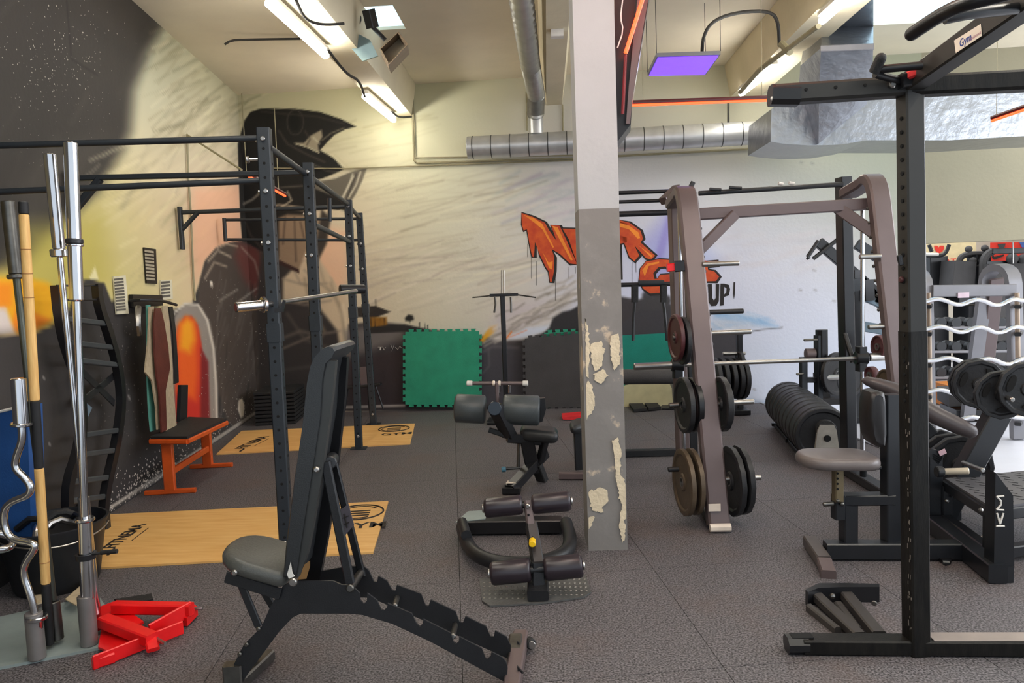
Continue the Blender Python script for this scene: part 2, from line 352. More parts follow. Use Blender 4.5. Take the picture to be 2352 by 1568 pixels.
# hills
lay([(790,930),(800,745),(860,738),(930,745),(985,757),(1100,770),(1140,780),(1200,780),(1260,760),(1330,700),(1420,680),(1480,690),(1540,700),(1560,730),(1560,945),(790,945)], (62,58,60), 4)
lay([(790,760),(860,745),(930,750),(930,780),(860,800),(800,820)], (128,122,118), 14, .8)
lay([(800,830),(930,800),(930,935),(800,940)], (58,48,50), 10)
lay([(1105,795),(1150,790),(1200,800),(1205,930),(1105,930)], (70,68,74), 8)
stroke([(1105,810),(1130,796),(1190,798)], 5, (110,106,108), 6, .7); stroke([(1122,800),(1124,840),(1106,860)], 4, (100,98,100), 4, .7)
lay([(812,706),(862,702),(898,716),(860,730),(820,728)], (52,46,42), 2)
lay([(845,728),(888,728),(890,752),(845,754)], (150,104,34), 3)
for x in (852,862,872,882): stroke([(x,730),(x,752)], 1.5, (70,48,24), 1)
stroke([(863,688),(864,704)], 2, (52,46,42), 1.5); lay([(845,752),(900,745),(930,745),(985,757),(960,760),(845,766)], (44,40,38), 2)
lay([(930,730),(938,722),(948,724),(951,734),(940,738),(931,736)], (36,34,30), 3); stroke([(941,734),(940,750)], 1.5, (36,34,30), 1)
for x, h_ in ((903,12),(963,16),(977,14),(982,9),(1146,10)): stroke([(x,756-h_),(x,756)], 1.6, (40,36,34), 1.2)
# fire and smoke
lay([(1100,785),(1125,750),(1143,744),(1140,760),(1120,776),(1112,786)], (236,168,40), 4)
lay([(1125,755),(1150,700),(1200,690),(1250,690),(1280,700),(1240,740),(1180,775),(1140,778)], (206,196,198), 22, .8)
for _ in range(60):
    t = rng.uniform(0,1); x = 1150+t*190+rng.normal(0,10); y = 765-t*110+rng.normal(0,14)
    stroke([(x-30,y+14),(x-8,y+2),(x+14,y-2),(x+34,y-16)], rng.uniform(2,6), [(130,120,108),(222,214,206),(170,160,148),(200,192,180)][rng.integers(4)], 4, .6)
lay([(1160,778),(1210,752),(1262,748),(1250,762),(1200,778)], (216,222,236), 6, .9)
stroke([(1162,778),(1175,762)], 3, (240,130,50), 2); stroke([(1166,776),(1210,758)], 2, (230,160,130), 2)
lay([(1262,752),(1270,730),(1292,716),(1310,712),(1340,700),(1330,780),(1240,775)], (48,46,48), 4)
for (x,y,r) in ((1488,680,14),(1510,672,18),(1528,690,14),(1480,700,16),(1505,700,20),(1540,712,14),(1470,720,16)): lay([(x+r*cos(t),y+r*sin(t)) for t in np.linspace(0,2*pi,10)], (66,64,66), 5)
lay([(1430,940),(1430,740),(1470,712),(1545,712),(1548,760),(1560,940)], (62,60,64), 3)
lay([(1610,762),(1715,762),(1700,775),(1694,800),(1690,850),(1712,880),(1710,915),(1610,915)], (70,68,72), 2)
stroke([(1716,763),(1750,757),(1798,752)], 2.4, (100,98,104), 1.5)
lay([(1628,758),(1640,735),(1690,728),(1760,735),(1785,752),(1740,752),(1700,758)], (206,214,228), 8)
lay([(1640,715),(1700,720),(1760,735),(1786,748),(1740,745),(1700,735),(1640,730)], (140,184,222), 9, .8)
hair(1700,740,60,14,-.25,20,60,4,[(150,190,226),(226,230,238),(110,160,206)],.6)
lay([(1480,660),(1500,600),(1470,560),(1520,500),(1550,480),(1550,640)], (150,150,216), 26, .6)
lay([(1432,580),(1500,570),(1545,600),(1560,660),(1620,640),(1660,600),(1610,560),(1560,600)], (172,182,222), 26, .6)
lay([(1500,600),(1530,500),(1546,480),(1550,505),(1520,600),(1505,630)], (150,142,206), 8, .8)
lay([(1430,890),(1540,870),(1545,938),(1430,940)], (206,198,160), 14, .9)
stroke([(600,953),(790,935),(930,931)], 4.5, (206,198,188), 2.5, .9)
stroke([(1700,921),(1740,924),(1790,922),(2000,915)], 9, (160,176,196), 6, .7)
for (x,y) in ((1870,620),(1872,665),(1838,665),(1732,893),(1865,374),(1840,372),(1915,690)): stroke([(x-2,y),(x+3,y+2)], 3, (130,124,122), 3, .6)
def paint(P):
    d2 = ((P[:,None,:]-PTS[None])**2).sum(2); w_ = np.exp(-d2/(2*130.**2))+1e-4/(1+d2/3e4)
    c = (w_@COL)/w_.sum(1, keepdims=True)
    for l in LAY:
        poly = np.array(l[1], float); soft = l[3]; pad_ = soft*2+(l[5] if l[0] == 's' else 0)
        mk = (P[:,0] > poly[:,0].min()-pad_)&(P[:,0] < poly[:,0].max()+pad_)&(P[:,1] > poly[:,1].min()-pad_)&(P[:,1] < poly[:,1].max()+pad_)
        if not mk.any(): continue
        Q = P[mk]
        if l[0] == 'p': d = sdist(Q, poly)
        else:
            d = np.full(len(Q), 1e9)
            for i in range(len(poly)-1):
                a, b = poly[i], poly[i+1]; ab = b-a; t = np.clip(((Q-a)@ab)/max((ab**2).sum(),1e-9), 0, 1)
                d = np.minimum(d, np.hypot(*(Q-a-t[:,None]*ab).T)-l[5]/2)
        al = np.clip(.5-d/(2*soft), 0, 1); al = al*al*(3-2*al)*l[4]
        c[mk] = c[mk]*(1-al[:,None])+np.array(l[2], float)*al[:,None]
    c = np.clip(c/255, 0, 1); return np.where(c <= .04045, c/12.92, ((c+.055)/1.055)**2.4)
def wallmesh(name, P0, D, L, z0, z1, step, T=.2, n=None, off=0):
    nx, nz = int(L/step)+1, int((z1-z0)/step)+1
    s_, z_ = np.meshgrid(np.linspace(0,L,nx), np.linspace(z0,z1,nz)); s_ = s_.ravel(); z_ = z_.ravel()
    X = np.stack([P0.x+D.x*s_, P0.y+D.y*s_, z_], 1)
    d = X-np.array([0,0,H]); fw, ri, up = (np.array(v) for v in (FW,RI,UP)); dz = d@fw; dz2 = np.maximum(dz,.05)
    pp = np.stack([CX+F*(d@ri)/dz2, CY-F*(d@up)/dz2], 1); pp[dz < .3] = (-290, 100)
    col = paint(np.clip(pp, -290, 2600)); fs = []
    idx = np.arange(nx*nz).reshape(nz,nx); q = np.stack([idx[:-1,:-1],idx[:-1,1:],idx[1:,1:],idx[1:,:-1]], -1).reshape(-1,4)
    me = bpy.data.meshes.new(name); N0 = len(X)
    # back face and rim, so the wall has thickness
    nv = np.array(n)*-T; cs = [0, nx-1, nx*nz-1, nx*(nz-1)]
    X2 = X[cs]+nv; Xall = np.vstack([X,X2]); b0 = N0
    extra = [[b0,b0+1,b0+2,b0+3]]
    bot = list(range(nx)); top = list(range(nx*(nz-1), nx*nz)); lf = list(range(0,nx*nz,nx)); rt = list(range(nx-1,nx*nz,nx))
    extra += [bot+[b0+1,b0], top[::-1]+[b0+3,b0+2], lf[::-1]+[b0,b0+3], rt+[b0+2,b0+1]]
    me.from_pydata(Xall.tolist(), [], q.tolist()+extra)
    ca = me.color_attributes.new('paint', 'FLOAT_COLOR', 'POINT'); full = np.ones((len(Xall),4)); full[:N0,:3] = col; full[N0:,:3] = .5
    ca.data.foreach_set('color', full.ravel()); me.materials.append(MURAL)
    bm = bmesh.new(); bm.from_mesh(me); bmesh.ops.recalc_face_normals(bm, faces=bm.faces); bm.to_mesh(me); bm.free()
    o = bpy.data.objects.new(name, me); C.objects.link(o); o['kind'] = 'structure'; ORI[name] = V(0,0,0); return o
XR = W(2113,700); LR = (XR-WA).dot(WD); ZT = at(2200,556,8.6).z
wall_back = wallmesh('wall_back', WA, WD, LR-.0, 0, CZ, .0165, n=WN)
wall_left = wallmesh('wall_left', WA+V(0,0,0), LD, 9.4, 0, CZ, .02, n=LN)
s = S(); p = WA+WD*LR; q = WA+WD*(LR+5.5)
s.prism([V(p.x,p.y,ZT), V(q.x,q.y,ZT), V(q.x,q.y,CZ), V(p.x,p.y,CZ)], -WN*.2)
PL = mat('plain_wall_paint', (142,136,114), .88, 0, .03, 2, .15, 25); struct('wall_back_upper', s, PL)
def specks(gen, n, r0, r1, m_, name):
    t = S()
    for _ in range(n):
        x, y = gen(); f = LW if x < 558+(y-207)*.05 else W; nn = LN if f is LW else WN; p = f(x,y,.0015); dx = (LD if f is LW else WD)*rng.uniform(r0,r1)*(1.7 if f is LW else 1); dz_ = Z*rng.uniform(r0,r1)*rng.uniform(.8,1.8)
        if p.z < .01 or p.z > CZ-.02: continue
        t.add([p-dx, p-dz_, p+dx, p+dz_], [(0,1,2,3)])
    return part(name, t, m_, wall_left, kind='stuff')
SPK = mat('pale_paint_specks', (176,172,160), .9); SPK2 = mat('grey_paint_specks', (120,116,110), .9); PLS = mat('bare_plaster_specks', (214,206,196), .9)
specks(lambda: (rng.normal(150,75), rng.normal(140,80)), 190, .0018, .0042, SPK, 'painted_stars'); specks(lambda: (rng.normal(130,80), rng.normal(220,120)), 170, .0015, .004, SPK2, 'painted_stars')
def base_sp():
    x = rng.uniform(240,598); return x, 950+(593-x)*.675-abs(rng.normal(0,38))
specks(base_sp, 520, .002, .007, PLS, 'plaster_specks'); specks(lambda: (rng.uniform(455,640), rng.uniform(640,930)), 240, .002, .006, SPK, 'plaster_specks'); specks(lambda: (rng.uniform(230,330), rng.uniform(720,1050)), 90, .002, .006, SPK2, 'plaster_specks')
specks(lambda: (345+rng.normal(0,26), 1105+rng.normal(0,20)), 160, .003, .009, PLS, 'plaster_specks')
# ceiling with two skylight holes, sides of each shaft built
def poly_plane(z, x0,x1,y0,y1, holes):
    s = S(); xs = sorted({x0,x1,*[h[0] for h in holes],*[h[1] for h in holes]}); ys = sorted({y0,y1,*[h[2] for h in holes],*[h[3] for h in holes]})
    for i in range(len(xs)-1):
        for j in range(len(ys)-1):
            cx, cy = (xs[i]+xs[i+1])/2, (ys[j]+ys[j+1])/2
            if any(h[0] < cx < h[1] and h[2] < cy < h[3] for h in holes): continue
            s.add([V(xs[i],ys[j],z),V(xs[i+1],ys[j],z),V(xs[i+1],ys[j+1],z),V(xs[i],ys[j+1],z)], [(0,1,2,3)])
    return s
ka, kb_ = G(800,18,CZ), G(932,66,CZ); kc, kd = G(2010,-40,CZ), G(2350,40,CZ)
SK = [(ka.x,kb_.x,ka.y,kb_.y),(kc.x,kd.x+.2,kc.y,kd.y)]
s = poly_plane(CZ, -4.6,8.2,-1.2,9.4, SK)
for (a,b,c_,d) in SK:
    for p0,p1 in (((a,c_),(b,c_)),((b,c_),(b,d)),((b,d),(a,d)),((a,d),(a,c_))):
        s.add([V(*p0,CZ),V(*p1,CZ),V(*p1,CZ+.25),V(*p0,CZ+.25)], [(0,1,2,3)])
struct('ceiling', s, CEILM)
SKY = mat('skylight_glass', (190,225,240), .3, emit=(196,226,240), es=1.25)
for i,(a,b,c_,d) in enumerate(SK):
    s = S().prism([V(a,c_,CZ+.03),V(b,c_,CZ+.03),V(b,d,CZ+.03),V(a,d,CZ+.03)], V(0,0,.02)); struct('window_%d'%(i+1), s, SKY)
# concrete beams
def zz(x, y, z): return G(x,y,z)
for i,(xa,xb,zb,y1) in enumerate(((-1.83,-1.5,3.5,9.1),(.04,.26,3.53,9.0),(2.12,2.5,3.5,8.85))):
    s = S(); s.prism([V(xa+.02,-1.1,zb),V(xb-.02,-1.1,zb),V(xb+.04,-1.1,CZ-.002),V(xa-.04,-1.1,CZ-.002)], V(0,y1+1.1-.08,0)); struct('trim_%d'%(i+1), s, BEIGE, None, 'painted concrete ceiling beam')
# floor
def clip(poly, P, n):
    out = []
    for i in range(len(poly)):
        a, b = poly[i-1], poly[i]; da, db = (a-P).dot(n), (b-P).dot(n)
        if da*db < 0: out.append(a+(b-a)*(da/(da-db)))
        if db >= 0: out.append(b)
    return out
s = S(); s.prism([V(-4.5,-1.2,-.05),V(8.2,-1.2,-.05),V(8.2,13,-.05),V(-4.5,13,-.05)], V(0,0,.04)); floor = struct('floor', s, LGTF)
E0 = G(1735,922); ED = (G(2340,1150)-E0).normalized(); EN = V(ED.y,-ED.x,0)
if EN.x > 0: EN = -EN
O1 = G(1500,1305); cnt = 0
for i in range(-6,4):
    for j in range(-5,8):
        a = O1+U*i+VV*j; g = .0014
        poly = [a+U*g+VV*g, a+U*(1-g)+VV*g, a+U*(1-g)+VV*(1-g), a+U*g+VV*(1-g)]
        for P_, n_ in ((WA+WN*.002,WN),(WA+LN*.002,LN),(E0,EN)): 
            if poly: poly = clip(poly, P_, n_)
        if len(poly) < 3 or max(p.y for p in poly) < -1.1: continue
        t = S(); t.prism([V(p.x,p.y,-.0095) for p in poly], V(0,0,.0095)); part('floor_tile', t, FLR, floor)
t = S(); poly = [V(-4.4,-1.1,-.0099),V(8,-1.1,-.0099),V(8,12,-.0099),V(-4.4,12,-.0099)]
for P_, n_ in ((WA+WN*.002,WN),(WA+LN*.002,LN),(E0,EN)): poly = clip(poly, P_, n_)
t.prism(poly, V(0,0,.0003)); part('rubber_underlay', t, GMAT, floor)
# metal edging strip beside the rubber
s = S(); s.beam(E0+V(0,0,.001)-EN*.02, E0+ED*5.5+V(0,0,.001)-EN*.02, .03, .012); struct('trim_4', s, STL, None, 'pale metal floor edging strip')
# column
cb = [G(1352,1265), G(1442,1262)]; cd = V(0,.24,0)+V(-.01,0,0)
s = S(); cu = (cb[1]-cb[0])
colx = [cb[0]-V(.0,0,0), cb[1], cb[1]+cd, cb[0]+cd]
def colring(z, e=0): 
    c = sum(colx, V(0,0,0))/4; return [V(c.x+(p.x-c.x)*(1-e)-.0*z, p.y, z) for p in colx]
ZG = at(1370,480,4.05).z
s.rings([colring(0), colring(ZG)]); 
def col_lower():
    m = bpy.data.materials.new('grey_peeling_column_paint'); m.use_nodes = True; nt = m.node_tree; N = nt.nodes; L = nt.links; b = N['Principled BSDF']; b.inputs['Roughness'].default_value = .8
    tc = N.new('ShaderNodeTexCoord'); n1 = N.new('ShaderNodeTexNoise'); n1.inputs['Scale'].default_value = 5.5; n1.inputs['Detail'].default_value = 7; n1.inputs['Roughness'].default_value = .6; L.new(tc.outputs['Object'], n1.inputs[0])
    sep = N.new('ShaderNodeSeparateXYZ'); L.new(tc.outputs['Object'], sep.inputs[0])
    # more wear around elbow height
    mr = N.new('ShaderNodeMapRange'); mr.inputs[1].default_value = .55; mr.inputs[2].default_value = 0; mr.inputs[3].default_value = 0; mr.inputs[4].default_value = .1
    sb = N.new('ShaderNodeMath'); sb.operation = 'SUBTRACT'; sb.inputs[1].default_value = 1.12; ab = N.new('ShaderNodeMath'); ab.operation = 'ABSOLUTE'
    L.new(sep.outputs[2], sb.inputs[0]); L.new(sb.outputs[0], ab.inputs[0]); L.new(ab.outputs[0], mr.inputs[0])
    ad = N.new('ShaderNodeMath'); L.new(n1.outputs[0], ad.inputs[0]); L.new(mr.outputs[0], ad.inputs[1])
    cr = N.new('ShaderNodeValToRGB'); e = cr.color_ramp.elements; e[0].position = .63; e[1].position = .68; e[0].color = (*lin((134,130,126)),1); e[1].color = (*lin((196,178,156)),1)
    x = cr.color_ramp.elements.new(.5); x.color = (*lin((128,124,120)),1)
    L.new(ad.outputs[0], cr.inputs[0]); L.new(cr.outputs[0], b.inputs['Base Color'])
    bp = N.new('ShaderNodeBump'); bp.inputs['Strength'].default_value = .4; bp.inputs['Distance'].default_value = .01; L.new(ad.outputs[0], bp.inputs['Height']); L.new(bp.outputs[0], b.inputs['Normal']); return m
column = struct('trim_5', s, col_lower(), None, 'square column, grey and peeling below, white above')
s = S(); s.rings([colring(ZG), colring(CZ-.002)]); struct('upper_paint', s, mat('white_column_paint', (176,177,178), .8, 0, .04, 4, .15, 30), column)
CRMP = mat('bare_plaster', (222,206,176), .9, 0, .08, 20, .4, 60)
def cpatch(pts, t=.004):
    y0 = cb[0].y; out = []
    for i in range(len(pts)):
        (xa,ya),(xb,yb) = pts[i], pts[(i+1)%len(pts)]; n_ = max(2,int(hypot(xb-xa,yb-ya)/5))
        for k in range(n_): out.append((xa+(xb-xa)*k/n_+rng.normal(0,1.4), ya+(yb-ya)*k/n_+rng.normal(0,1.4)))
    return [at(min(max(x,1343+(y-700)*.018),1424+(y-700)*.03),y,y0) for x,y in out]
for pts in (((1345,880),(1352,874),(1362,885),(1366,935),(1352,955),(1342,968)), ((1345,730),(1352,760),(1356,800),(1350,870),(1345,860)),
    ((1405,1010),(1420,1005),(1428,1040),(1424,1085),(1438,1110),(1436,1240),(1430,1246),(1422,1200),(1428,1160),(1416,1110),(1412,1050)),
    ((1352,1130),(1378,1118),(1395,1128),(1398,1150),(1380,1165),(1388,1176),(1358,1172)), ((1349,1188),(1366,1184),(1360,1205),(1352,1214)),
    ((1356,790),(1380,782),(1390,800),(1384,840),(1366,850),(1358,830)), ((1400,770),(1422,765),(1424,835),(1410,850),(1402,810)), ((1362,858),(1385,850),(1398,862),(1380,880),(1366,876))):
    s = S(); s.prism(cpatch(pts), V(0,-.003,0)); part('plaster_patch', s, CRMP, column, 'bare cream plaster patch')
# far annexe beyond the opening at right
FW_ = mat('far_wall_paint', (206,196,180), .9, 0, .04, 3)
fa, fb = at(2020,700,12.2), at(2700,700,11.4); s = S(); s.prism([V(fa.x,fa.y,0),V(fb.x,fb.y,0),V(fb.x,fb.y,CZ),V(fa.x,fa.y,CZ)], V(.02,.15,0)); struct('wall_far', s, FW_)
s = S(); s.prism([V(8.1,5.5,0),V(8.1,13,0),V(8.1,13,CZ),V(8.1,5.5,CZ)], V(.15,0,0)); struct('wall_right', s, FW_)
s = S(); p0 = at(2020,700,12.2); s.prism([V(3.5,9.2,CZ),V(8.2,9.2,CZ),V(8.2,13,CZ),V(3.5,13,CZ)], V(0,0,.1)); struct('ceiling_annexe', s, CEILM)
# ---------------------------------------------------------------- graffiti and prints
def grow(pts, d):
    P = [V(x,y,0) for x,y in pts]; n = len(P); A = sum(P[i-1].x*P[i].y-P[i].x*P[i-1].y for i in range(n)); sg = 1 if A > 0 else -1; out = []
    for i in range(n):
        t = (P[(i+1)%n]-P[i-1]).normalized(); out.append((P[i].x+t.y*d*sg, P[i].y-t.x*d*sg))
    return out
def wprism(pts, off, t=.002, fn=W): s = S(); n = WN if fn is W else LN; return s.prism([fn(x,y,off) for x,y in pts], n*t)
GO = mat('orange_spray_paint', (186,56,30), .75, 0, .2, 12, c2=(214,92,36)); GH = mat('amber_spray_paint', (240,140,44), .75)
c8 = lambda L_: [(1150+x/3.137, 450+y/3.137) for x,y in L_]; c1 = lambda L_: [(1400+x/3.336, 380+y/3.336) for x,y in L_]
letters = {'N': c8([(150,122),(230,150),(318,192),(352,252),(402,322),(362,207),(425,215),(480,330),(552,492),(500,486),(430,420),(368,382),(386,440),(384,540),(368,620),(356,618),(345,540),(325,512),(280,420),(247,330),(240,440),(226,435),(205,330),(190,240),(165,248),(152,200)]),
 'E': c8([(445,235),(700,240),(700,270),(560,290),(560,330),(690,340),(690,380),(575,380),(590,440),(700,440),(700,480),(552,488),(520,400),(490,310)]),
 'V': c8([(705,230),(760,225),(775,350),(800,230),(850,225),(815,500),(760,500)]),
 'E2': [(1400,505),(1440,512),(1440,528),(1418,528),(1420,540),(1440,545),(1440,556),(1422,560),(1424,640),(1412,640),(1404,580)],
 'R': c1([(75,418),(150,437),(238,500),(256,560),(238,590),(350,690),(318,720),(278,708),(190,612),(228,690),(190,732),(152,700),(112,590),(75,560)]),
 'G': c1([(236,790),(280,735),(380,718),(500,726),(545,765),(540,795),(455,800),(425,772),(375,778),(335,825),(345,870),(372,865),(385,838),(480,830),(505,865),(470,900),(410,905),(385,975),(310,980),(255,940),(228,870)]),
 'I': c1([(560,730),(610,728),(620,900),(580,905)]), 'V2': c1([(625,728),(660,726),(680,830),(700,726),(740,728),(705,905),(660,905)]),
 'E3': c1([(715,735),(825,730),(830,760),(750,770),(755,800),(800,808),(840,850),(815,885),(725,888)])}
gi = 0
for k, pts in letters.items():
    struct('letter_outline', wprism([(x+2.2,y+1.2) for x,y in grow(pts,4.2)], .001), INK, wall_back); struct('letter', wprism(pts, .004), GO, wall_back)
    cx = sum(p[0] for p in pts)/len(pts); cy = sum(p[1] for p in pts)/len(pts)
for pts in (c8([(165,135),(240,160),(300,200),(385,370),(375,372),(300,240),(240,190)]), c8([(300,400),(345,480),(375,470),(372,530),(350,520)]), c8([(372,215),(410,225),(520,460),(505,465)]), c1([(80,440),(150,460),(220,510),(235,555),(215,560),(150,490),(80,470)]), c1([(220,610),(330,690),(320,705)]), c1([(250,800),(290,750),(380,735),(380,748),(300,770),(270,850)])):
    struct('letter_highlight', wprism(pts, .006, .001), GH, wall_back)
s = S()
for (x,y0,y1) in ((1212,560,590),(1221,560,640),(1232,600,655),(1254,560,585),(1263,640,640.5),(1276,640,690),(1307,612,640),(1322,612,628),(1452,600,650),(1461,600,625)): 
    a, b = W(x,y0,.002), W(x,y1,.002); s.beam(a, b, .004, .002)
part('paint_drips', s, INK, wall_back)
# UP !
s = S()
def blk(P): s.prism([W(x,y,.002) for x,y in P], WN*.002)
blk([(1626,652),(1635,652),(1636,684),(1640,690),(1644,684),(1644,652),(1652,652),(1651,692),(1645,702),(1634,703),(1628,694)])
blk([(1655,651),(1664,651),(1662,701),(1654,702)]); blk([(1663,651),(1674,654),(1677,664),(1674,678),(1663,682),(1663,676),(1668,672),(1669,662),(1663,658)]); blk([(1685,648),(1689,648),(1688,674),(1686,687),(1684,674)])
part('word_up', s, INK, wall_back)
# small scribbled signature
s = S()
for P in (((868,797),(880,797)),((874,797),(873,804)),((880,798),(882,804),(886,797)),((897,790),(901,800)),((906,790),(900,806)),((908,797),(914,803),(918,795),(924,800))):
    for a,b in zip(P[:-1],P[1:]): s.beam(W(*a,.003), W(*b,.003), .012, .002)
part('signature', s, WHT, wall_back)
# left wall notices
def notice(q, label, m, rows=9, frame=None, group=None):
    t = thing('wall_notice', label, 'notice', LW(*q[3],.01)); s = S(); s.prism([LW(x,y,.004) for x,y in q], LN*.012); part('board', s, frame or PAPER, t)
    def bl(a,b,k): return (a[0]+(b[0]-a[0])*k, a[1]+(b[1]-a[1])*k)
    for r in range(rows):
        k0, k1 = .06+.88*r/rows, .06+.88*(r+.62)/rows; a, b = bl(q[0],q[3],k0), bl(q[1],q[2],k0); c_, d = bl(q[0],q[3],k1), bl(q[1],q[2],k1)
        s = S(); s.prism([LW(*bl(a,b,.12),.017),LW(*bl(a,b,.9),.017),LW(*bl(c_,d,.9),.017),LW(*bl(c_,d,.12),.017)], LN*.002); part('printed_row', s, m, t)
notice([(258,635),(285,632),(292,720),(265,722)], 'tall white notice with grey rows, lowest and left of the wall notices', PRINT, 11)
notice([(328,568),(355,572),(358,652),(334,650)], 'black framed timetable high on the mural wall', mat('pale_print',(170,162,140),.8), 9, BLK2)
notice([(366,644),(392,642),(394,686),(368,690)], 'small white paper notice right of the black framed timetable', PRINT, 5)
# ---------------------------------------------------------------- ducts, pipes, lamps
t = thing('round_duct', 'galvanised round air duct along the back wall', 'duct', W(1075,338,.35))
da, db_ = W(1074,340,.36), W(1780,303,.36); s = S(); R_ = .125; s.cyl(da, db_, R_, 32); part('duct_body', s, DUCT, t)
n_ = 16
for k in range(n_):
    p = da.lerp(db_, (k+.3)/n_); d = (db_-da).normalized(); s = S(); s.lathe(p, d, [(-.006,R_),(-.004,R_+.004),(.004,R_+.004),(.006,R_)], 32); part('seam_ring', s, SEAMM, t)
t = thing('vertical_duct', 'ribbed flexible silver duct dropping to the round duct', 'duct', W(1232,306,.36))
s = S(); a = W(1232,306,.36); b = at(1224,225,8.05); c_ = V(b.x+.0,7.2,3.42); pts = [V(a.x,a.y,a.z-.01), V(a.x,a.y-.0,a.z+.33)]
s.cyl(pts[0], pts[1], .075, 24); part('collar_pipe', s, DUCT, t)
s = S(); path = [pts[1], V(a.x,a.y-.05,3.35), V(-.05+a.x*0,8.2,3.52), V(-.09,7.2,3.56), V(-.12,5.6,3.58), V(-.14,3.4,3.6)]
Q = [];
for i in range(len(path)-1):
    for k in range(24): Q.append(path[i].lerp(path[i+1], k/24))
for _ in range(3): Q = [Q[0]]+[(Q[i-1]+Q[i]*2+Q[i+1])/4 for i in range(1,len(Q)-1)]+[Q[-1]]
s.tube(Q, [.08+.016*(i%2) for i in range(len(Q))], 20); part('flexible_hose', s, FLEX, t)
# foil ducts
t = thing('foil_duct', 'large foil insulated rectangular duct with elbow under the right skylight', 'duct', at(1900,330,7.6))
def quadpath(secs, m, name, parent):
    s = S(); s.rings([[Vector(p) for p in q] for q in secs]); return part(name, s, m, parent)
d0 = .55
def sq(P4, depth): return P4
def rectring(px, Y, dd):   # two image points top/bottom at depth Y plus thickness dd behind
    a, b = at(*px[0],Y), at(*px[1],Y); off = V(0,dd,0); return [a, b, b+off, a+off]
quadpath([rectring(((2005,215),(1990,322)),7.2,.7), rectring(((2180,205),(2180,322)),7.2,.7), rectring(((2360,190),(2360,312)),7.2,.7), rectring(((2560,175),(2560,302)),7.2,.7)], FOIL, 'duct_body', t)
EL = [((1772,250),(1770,325)), ((1800,232),(1800,330)), ((1850,215),(1860,334)), ((1910,208),(1930,332)), ((2006,214),(1992,322))]
quadpath([rectring(e,7.15,.78) for e in EL], FOIL, 'elbow', t)
def rectringx(pl, pr, Y, dd): a, b = at(*pl,Y), at(*pr,Y); off = V(0,dd,0); return [a, b, b+off, a+off]
quadpath([rectringx((1880,330),(1990,240),7.1,.5), rectringx((1882,190),(2003,190),6.7,.55), rectringx((1886,110),(2006,105),6.35,.5), [G(1888,62,3.68), G(2006,60,3.68), G(2006,60,3.68)+V(0,.4,.1), G(1888,62,3.68)+V(0,.4,.1)], [G(1890,-80,3.70), G(2006,-80,3.70), G(2006,-80,3.70)+V(0,.05,.13), G(1890,-80,3.70)+V(0,.05,.13)]], FOIL, 'riser', t)
# foil tape bands
for pl, pr, Y in (((1884,112),(2006,107),6.33),((1882,188),(2004,187),6.88)): 
    s = S(); s.beam(at(*pl,Y), at(*pr,Y), .02, .05); part('tape_band', s, SLV, t)
t = thing('ceiling_hung_heater', 'beige boxed heater hanging beside the small skylight', 'heater', at(905,110,6.5))
HB = mat('brown_grey_housing', (120,104,86), .55); HL = mat('pale_housing', (176,164,140), .55)
f4 = [at(872,112,6.1), at(915,72,6.1), at(937,102,6.0), at(892,150,6.0)]; bo = V(-.05,.34,.03)
s = S()
for k in range(4):
    a, b = f4[k], f4[(k+1)%4]; cf = sum(f4, V(0,0,0))/4; ai, bi = cf.lerp(a,.9), cf.lerp(b,.9); s.add([a,b,b+bo,a+bo,ai,bi,bi+bo,ai+bo], [(0,1,2,3),(4,7,6,5),(0,4,5,1),(3,2,6,7)])
part('housing', s, HB, t)
s = S(); s.add([cf.lerp(p,.92)+bo*.55 for p in f4], [(0,1,2,3)]); part('grille', s, HL, t)
s = S(); s.add([cf.lerp(p,.99)+bo*1.0 for p in f4], [(0,1,2,3)]); part('back_panel', s, HL, t)
s = S(); s.beam(at(846,22,6.1), at(856,64,6.15), .07, .1); part('bracket', s, BLK, t)
s = S(); s.beam(at(856,62,6.15), at(885,92,6.2), .03, .03); part('arm', s, BLK, t)
s = S(); s.prism([at(806,88,6.3),at(812,72,6.3),at(850,92,6.3),at(868,128,6.3),at(832,140,6.3),at(808,112,6.3)], V(0,.02,0)); part('reflector', s, mat('blue_grey_metal',(140,166,174),.3,.5), t)
s = S(); a = at(790,40,6.2)
for k in range(3): s.tube([at(790+6*k,50,6.2), at(800,20+4*k,6.2), at(822,24,6.3), at(830-6*k,50,6.3), at(808,70,6.3), at(790,56,6.25)], .012, 6, 2)
part('coiled_cable', s, CABLE, t)
def lamp(a, b, label):
    a, b = Vector(a), Vector(b); t = thing('tube_light', label, 'ceiling light', (a+b)/2, 'bare tube lights under the concrete beams')
    s = S(); s.beam(a+Z*.05, b+Z*.05, .07, .04); part('housing', s, WHT, t)
    s = S(); s.beam(a, b, .06, .05, c=.02); part('tube', s, TUBEW, t)
zl = 3.41
lamp(G(618,8,zl), G(748,128,zl), 'long bright tube light on the left beam, nearest the camera')
lamp(G(838,222,zl), G(904,276,zl), 'smaller tube light farther along the left beam')
lamp(G(1703,215,zl), G(1778,155,zl), 'tube light on the right beam, above the red LED strip')
lamp(G(1888,48,zl), G(1975,-30,zl), 'tube light on the right beam, cut by the top of the frame')
lamp(V(-1.72,2.3,zl), V(-1.72,3.5,zl), 'added fill tube on the left beam, unseen above the frame')  # unseen tubes from here down are added to brighten the room
lamp(V(.15,2.2,zl), V(.15,3.4,zl), 'added fill tube under the middle beam, unseen above the frame')
lamp(V(2.3,1.4,zl), V(2.3,2.6,zl), 'added fill tube on the right beam, nearest and unseen above the frame')
t = thing('purple_light_panel', 'purple glowing LED panel hung from the ceiling', 'ceiling light', G(1560,150,3.25))
